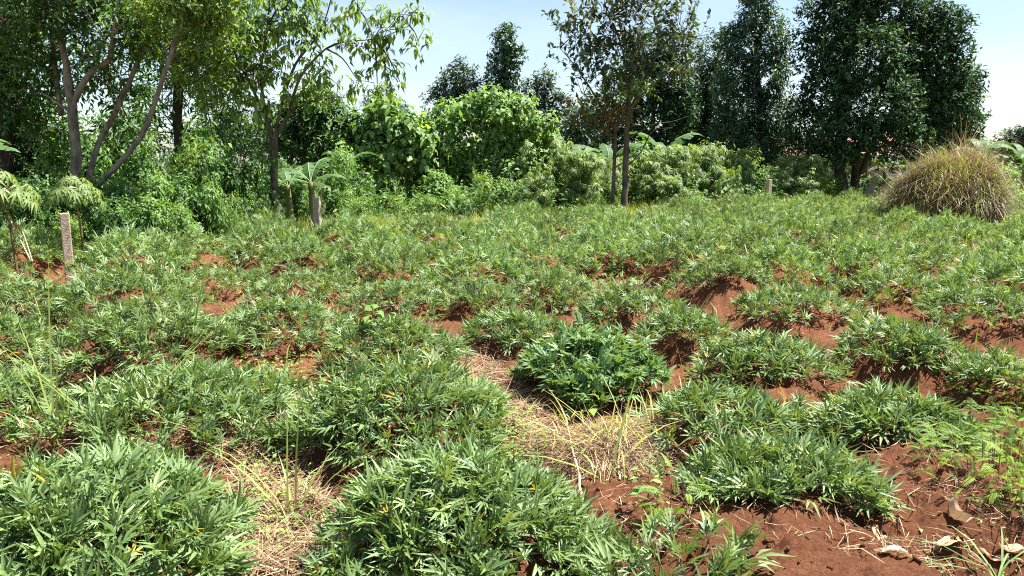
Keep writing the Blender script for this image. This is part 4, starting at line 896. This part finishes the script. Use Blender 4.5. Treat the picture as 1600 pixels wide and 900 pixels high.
# tall grass plants: each one a thing, each blade a part
BLADE_ME = {}
def blade_obj(parent, mat, k, loc, az, lean, ln, wd):
    key = (mat, k)
    if key not in BLADE_ME: BLADE_ME[key] = [mesh('blade', T_BL[k % 4][0], T_BL[k % 4][1], M[mat], np.full(len(T_BL[k % 4][0]), v)) for v in (.2, .5, .75)]
    o = obj('blade', random.choice(BLADE_ME[key]), parent)
    f = np.array([[math.cos(az) * math.sin(lean), math.sin(az) * math.sin(lean), math.cos(lean)]]); nn = np.array([[-math.cos(az) * math.cos(lean), -math.sin(az) * math.cos(lean), math.sin(lean)]])
    m = Matrix(frames(f, nn)[0].tolist()).to_4x4(); m.translation = Vector([float(v) for v in loc]); o.matrix_local = m @ Matrix.Diagonal((wd, ln, ln, 1))
def grass_plant(px, py, label, specs, mat='yellowgrass', z=.05):
    g = G(px, py, z); g[2] = float(H(g[:1], g[1:2])[0]) - .01; t = thing('grass_plant', label, 'grass', g, 'tall grass plants in the field')
    for (az, lean, ln, wd, k) in specs: blade_obj(t, mat, k, (random.uniform(-.02, .02), random.uniform(-.02, .02), 0), math.radians(az), lean, ln * 1.2, wd * .85)
    return t
grass_plant(455, 800, 'yellow green grass plant on the straw bed between the nearest clumps', [(80, .05, .58, .013, 0), (20, .45, .46, .016, 1), (160, .5, .5, .016, 1), (200, .8, .42, .014, 1), (-20, .7, .42, .015, 1), (175, .35, .5, .013, 1), (5, .3, .48, .013, 1), (60, .4, .4, .015, 1), (120, .35, .33, .014, 1), (-60, .9, .26, .013, 2), (0, 1.0, .30, .014, 1), (250, .9, .28, .013, 2), (100, .2, .45, .012, 0), (330, .5, .30, .012, 1)])
grass_plant(1070, 640, 'pale grass shoot with upright blades behind the low right clump', [(180, .05, .42, .022, 0), (20, .35, .55, .02, 0), (0, .8, .4, .016, 1), (200, .9, .26, .015, 2), (90, .3, .25, .014, 1), (-30, 1.0, .3, .014, 2)])
grass_plant(88, 690, 'cluster of tall thin grass stalks at far left beside the soil gap', [(110, .12, .95, .013, 0), (60, .2, .8, .012, 0), (150, .25, .7, .012, 0), (20, .15, .9, .011, 0), (90, .05, .6, .013, 0), (200, .5, .5, .012, 1), (-40, .6, .5, .012, 1), (170, .35, .62, .012, 0)])
grass_plant(180, 690, 'tall leaning grass with long crossing blades before the broad left clump', [(20, .55, 1.25, .014, 0), (35, .65, 1.1, .013, 0), (160, .9, 1.0, .012, 0), (180, .7, .8, .012, 0), (60, .8, .8, .012, 0), (10, .35, 1.05, .012, 0), (-30, .8, .6, .012, 1)])
grass_plant(300, 580, 'grass with wide arching blades between the left clumps', [(70, .2, .75, .022, 0), (20, .6, .8, .02, 1), (0, .9, .7, .018, 1), (110, .5, .6, .018, 1), (-30, .9, .6, .018, 1), (160, .7, .6, .016, 1), (40, .4, .9, .015, 0)], 'grass')
grass_plant(1560, 905, 'dark arching grass at the bottom right corner', [(100, .5, .34, .010, 2), (150, .6, .40, .009, 2), (60, .5, .34, .009, 2), (180, .8, .42, .009, 2), (20, .6, .36, .009, 2), (210, .9, .34, .009, 2), (120, .4, .30, .009, 3), (165, .5, .36, .009, 3), (45, .5, .3, .009, 3)], 'bright')
grass_plant(870, 960, 'long low grass blades at the bottom edge right of the nearest clump', [(170, 1.1, .5, .012, 1), (150, .9, .42, .012, 1), (40, .7, .42, .012, 2), (10, .9, .5, .011, 1), (90, .4, .35, .011, 1), (200, 1.2, .45, .011, 1)], 'yellowgrass')
grass_plant(950, 690, 'pale broad grass blades flopped over the dry grass pile', [(170, 1.0, .55, .022, 1), (60, .5, .5, .018, 0), (30, .7, .5, .018, 1), (-90, 1.3, .34, .02, 2), (140, .8, .5, .015, 1)], 'yellowgrass', .25)
grass_plant(740, 700, 'thin pale blades beside the back of the nearest clump', [(110, .3, .5, .010, 0), (150, .6, .55, .010, 0), (60, .4, .4, .010, 0), (30, .7, .4, .010, 1), (170, .9, .5, .009, 0)], 'yellowgrass')
grass_plant(75, 520, 'yellow grass tuft in front of the clump at the left edge', [(90, .1, .4, .016, 0), (40, .3, .42, .014, 0), (140, .35, .4, .014, 0), (0, .6, .36, .014, 1), (180, .8, .36, .014, 1), (70, .2, .3, .014, 0)])
# long grass stalk with nodes reaching up over the left field
g = G(245, 470, .3); g[2] = .2; st = thing('grass_stalk', 'single long leaning grass stalk rising over the left field to the shrubs', 'grass', g)
tp = P(283, 318, g[1] - .2); V, F = tube(curve_pts([(0, 0, 0), (tp - g) * .5 + [-.03, 0, 0], tp - g], 10), np.linspace(.008, .004, 10), 5); obj('stem', mesh('stem', V, F, M['midrib']), st)
for u, az in ((.62, 20), (.62, 150), (.45, 200), (.8, 30), (.97, 60)): blade_obj(st, 'yellowgrass', 1, (tp - g) * u, math.radians(az), .6, .22, .011)
# two dry stalks with withered leaves at the far left
for k, (pts, lab) in enumerate((([(48, 408), (30, 372), (17, 345)], 'left of two bent dry stalks with withered leaves at far left'), ([(50, 408), (38, 370), (30, 352)], 'right of two bent dry stalks with withered leaves at far left'))):
    q = np.array([P(a, b, 10.4 - .1 * k) for a, b in pts]); t = thing('dry_stalk', lab, 'stalk', q[0], 'bent dry stalks'); V, F = tube(curve_pts(q - q[0], 8), np.linspace(.013, .007, 8), 6); obj('stem', mesh('stem', V, F, M['stick']), t)
    for j in range(3):
        o = obj('leaf', leaf_meshes('wither', T_OV, 'brownleaf')[int(RNG.integers(0, 9))], t, (q[-1] - q[0]) + RNG.normal(0, .03, 3)); o.scale = (.12,) * 3; o.rotation_euler = (random.uniform(-1.6, -.9), 0, random.uniform(0, 6.3))

# feathery weeds at the right edge and bottom
def feathery(px, py, label, n, ln, spread=.25, hgt=.35):
    g = G(px, py, .05); g[2] = float(H(g[:1], g[1:2])[0]); t = thing('feathery_weed', label, 'weed', g, 'feathery leaved weeds')
    az = RNG.uniform(0, 6.28, n); r = np.sqrt(RNG.uniform(0, 1, n)) * spread; gz = H(g[0] + r * np.cos(az), g[1] + r * np.sin(az), False) - g[2]; z = gz + hgt * RNG.uniform(.15, 1, n) * (1 - .5 * (r / spread))
    pos = np.stack([r * np.cos(az), r * np.sin(az), z], -1); f = nrm(np.stack([np.cos(az), np.sin(az), RNG.uniform(-.1, .7, n)], -1) + RNG.normal(0, .4, (n, 3))); nn = nrm(np.array([0, 0, 1.]) + RNG.normal(0, .3, (n, 3)))
    leaf_objects(t, leaf_meshes('pin', T_PIN, 'fresh'), pos, f, nn, ln * RNG.uniform(.7, 1.2, n))
    st = Acc()
    for i in range(0, n, 9): st.add(*tube(np.array([(pos[i][0] * .85, pos[i][1] * .85, -.02), pos[i] * [.9, .9, .5], pos[i]]), [.003, .002, .0015], 4))
    tag(obj('stem', st.mesh('stem', M['stem']), t), kind='stuff')
feathery(1575, 790, 'large bright feathery leaved weed at the right edge', 420, .075, .42, .30)
feathery(1590, 690, 'feathery leaved weed behind the large one at the right edge', 420, .075, .42, .26)
feathery(1540, 700, 'low feathery leaved weed on the soil left of the right edge', 90, .075, .36, .12)
feathery(1052, 850, 'small feathery leaved weed at the bottom beside the front right mound', 26, .11, .12, .30)
feathery(1125, 730, 'tiny feathery weed on the side of the front right mound', 14, .07, .08, .14)
feathery(1590, 625, 'feathery leaved weed at the right edge above the others', 300, .075, .40, .22)
# small broad-leaved seedlings
def seedling(px, py, label, n, s, hgt, mat='bright', heart=False):
    g = G(px, py, .05); g[2] = float(H(g[:1], g[1:2])[0]); t = thing('broad_leaved_weed', label, 'weed', g, 'small broad leaved weeds')
    az = RNG.uniform(0, 6.28, n); z = hgt * RNG.uniform(.2, 1, n); r = RNG.uniform(.01, .06, n)
    pos = np.stack([r * np.cos(az), r * np.sin(az), z], -1); f = nrm(np.stack([np.cos(az), np.sin(az), RNG.uniform(-.3, .5, n)], -1)); nn = nrm(np.array([0, 0, 1.]) + RNG.normal(0, .25, (n, 3)))
    Ts = T_HEART if heart else T_OV
    leaf_objects(t, leaf_meshes('seed' + mat + str(heart), Ts, mat), pos, f, nn, s * RNG.uniform(.7, 1.2, n)); V, F = tube(np.array([(0, 0, -.02), (.01, 0, hgt * .5), (0, 0, hgt)]), [.004, .003, .002], 5); obj('stem', mesh('stem', V, F, M['stem']), t)
for px, py, lab, n, s, h, m, hr in [(1010, 815, 'broad leaved seedling on the dark soil left of the feathery bottom weed', 10, .06, .14, 'bright', False), (1012, 770, 'seedling on the soil edge below the dry grass pile', 8, .05, .10, 'bright', False),
    (1135, 815, 'seedling under the lip of the front right mound', 9, .05, .13, 'bright', False), (445, 690, 'round leaved weed behind the yellow green grass plant', 9, .09, .16, 'fresh', True), (470, 672, 'pale round leaved weed at the back of the straw bed', 7, .10, .18, 'fresh', True),
    (310, 790, 'broad leaved weed at the right edge of the bottom left clump', 16, .07, .30, 'bright', False), (585, 560, 'pale yellow green weed among the clumps left of the straw patch', 14, .10, .34, 'fresh', True), (1335, 725, 'broad leaved weed below the flowering right clump', 8, .06, .15, 'bright', False),
    (925, 650, 'round leaved creeper above the dry grass pile', 5, .08, .2, 'fresh', True)]:
    seedling(px, py, lab, n, s, h, m, hr)
# pale flower on the right clump
g = G(1384, 680, .22); t = thing('small_flower', 'tiny pale lilac flower on the right sweet potato clump', 'flower', g); M['petal'] = leaf_mat('petal', [(0, (.6, .5, .7)), (1, (.75, .68, .82))], .5, .3, (1, 1, 1))
for k in range(5):
    o = obj('petal', leaf_meshes('petal', T_HEART[:1], 'petal', 1)[0], t); o.scale = (.028,) * 3; o.rotation_euler = (.7, 0, k * 1.257)

# ------------------------------------------------------------------ dead leaves, sticks, clods
def dead_leaf(px, py, label, ln, wd, yaw, roll, curl, seed, tear=0):
    r = np.random.default_rng(seed); n, m = 12, 6; V = []; F = []; R = []
    for i in range(n + 1):
        u = i / n; wv = wd / 2 * (math.sin(math.pi * min(.97, .05 + .92 * u)) ** .7) * (1 + (r.uniform(-.25, .05) if tear else r.uniform(-.06, .04)))
        for j in range(-m // 2, m // 2 + 1):
            v = j / (m / 2); V.append((v * wv, (u - .5) * ln, curl * wd * v * v + .012 * math.sin(6 * u + seed) + r.normal(0, .0012) + .25 * curl * ln * (u - .5) ** 2)); R.append(.5 + .2 * abs(v) - (.35 if j == 0 else 0) + r.normal(0, .06))
    for i in range(n):
        for j in range(m):
            if tear and r.random() < .1 and (j in (0, m - 1)): continue
            p = i * (m + 1) + j; F += [(p, p + 1, p + m + 2), (p, p + m + 2, p + m + 1)]
    g = G(px, py, .06); z = float(H(g[:1], g[1:2])[0]); g = G(px, py, z); z = float(H(g[:1], g[1:2])[0])
    t = thing('dead_leaf', label, 'dead leaf', (g[0], g[1], z + .02), 'dead leaves on the front soil'); t.rotation_euler = (roll[0], roll[1], math.radians(yaw))
    obj('blade', mesh('blade', V, F, M['deadleaf'], R), t); V, F = tube(np.array([(0, -.5 * ln - .05, .015), (0, -.5 * ln, .003), (0, .42 * ln, .006)]), [.0022, .002, .001], 4); obj('midrib', mesh('midrib', V, F, M['stick']), t)
for a in [(1380, 768, 'greyish curled dead leaf below the flowering clump', .085, .062, 20, (.7, .1), .25, 1), (1490, 795, 'folded pale dead leaf standing on edge on the red soil', .11, .075, 35, (.5, .6), .55, 2), (1368, 832, 'small torn dead leaf upper left in the bottom right litter', .075, .04, 40, (.3, .3), .2, 3, 1),
          (1385, 834, 'small triangular scrap of dead leaf beside the torn one', .06, .035, -30, (.4, -.2), .2, 4, 1), (1400, 872, 'broken tan dead leaf with split end at bottom right', .13, .07, 75, (.15, .25), .18, 5, 1), (1480, 872, 'flat tan dead leaf at the bottom of the right soil', .125, .06, 95, (.05, .1), .12, 6),
          (1580, 858, 'pale dead leaf near the bottom right corner', .10, .065, 80, (.2, .1), .15, 7), (1552, 880, 'pale dead leaf under the dark arching grass in the corner', .10, .06, 65, (.1, .1), .15, 8), (1060, 690, 'grey curled dead leaf lying right of the dry grass pile', .10, .05, 120, (.4, .2), .3, 9)]:
    dead_leaf(*a)
def stick(pts, label, r0, r1, z=.06):
    q = [];
    for px, py, dz in pts: g = G(px, py, z); g[2] = float(H(g[:1], g[1:2])[0]) + dz; q.append(g)
    q = np.array(q); t = thing('dry_stick', label, 'stick', q[0], 'dry sticks on the ground'); V, F = tube(curve_pts(q - q[0], 12, .004), np.linspace(r0, r1, 12), 6); obj('stem', mesh('stem', V, F, M['stick']), t)
    tw, tf = tube(np.array([(q[len(q) // 2] - q[0]), (q[len(q) // 2] - q[0]) + [.05, -.02, .03]]), [r1, r1 * .5], 4); obj('twig', mesh('twig', tw, tf, M['stick']), t)
stick([(918, 822, .01), (908, 775, .04), (895, 725, .10), (884, 660, .10), (868, 630, .08)], 'long crooked pale stick leaning on the dry grass pile', .008, .004)
stick([(968, 755, .01), (966, 725, .07), (972, 700, .14)], 'short pale stick standing out of the dry grass pile', .006, .004)
# soil clods
import bmesh
bm = bmesh.new(); bmesh.ops.create_icosphere(bm, subdivisions=1, radius=1); bv = np.array([v.co[:] for v in bm.verts]); bf = np.array([[v.index for v in f.verts] for f in bm.faces]); bm.free()
acc = Acc(); n = 3000
q = np.array([G(a, b, .05) for a, b in zip(RNG.uniform(-60, 1660, n), 470 + 470 * RNG.uniform(0, 1, n) ** .8)]); k = (fbm(q[:, 0] * 1.7, q[:, 1] * 1.7, 3, 91) > -.04); q = q[k]; n = len(q); s = .003 + .02 * RNG.uniform(0, 1, n) ** 4
q[:, 2] = H(q[:, 0], q[:, 1]) + s * .1
for vv in range(4):
    T = (bv * (1 + RNG.normal(0, .16, (len(bv), 1))) * [1, .8, .5], bf); m = np.arange(n) % 4 == vv; acc.add(*place(T, q[m], RNG.normal(0, 1, (m.sum(), 3)), RNG.normal(0, 1, (m.sum(), 3)), s[m], np.zeros(m.sum())))
tag(obj('soil_clods', acc.mesh('soil_clods', M['soil'], True)), 'crumbled red soil clods over the front mounds', 'soil', kind='stuff')
tri = sum(len(m.polygons) for m in bpy.data.meshes); print('unique triangles', tri, 'objects', len(bpy.data.objects))
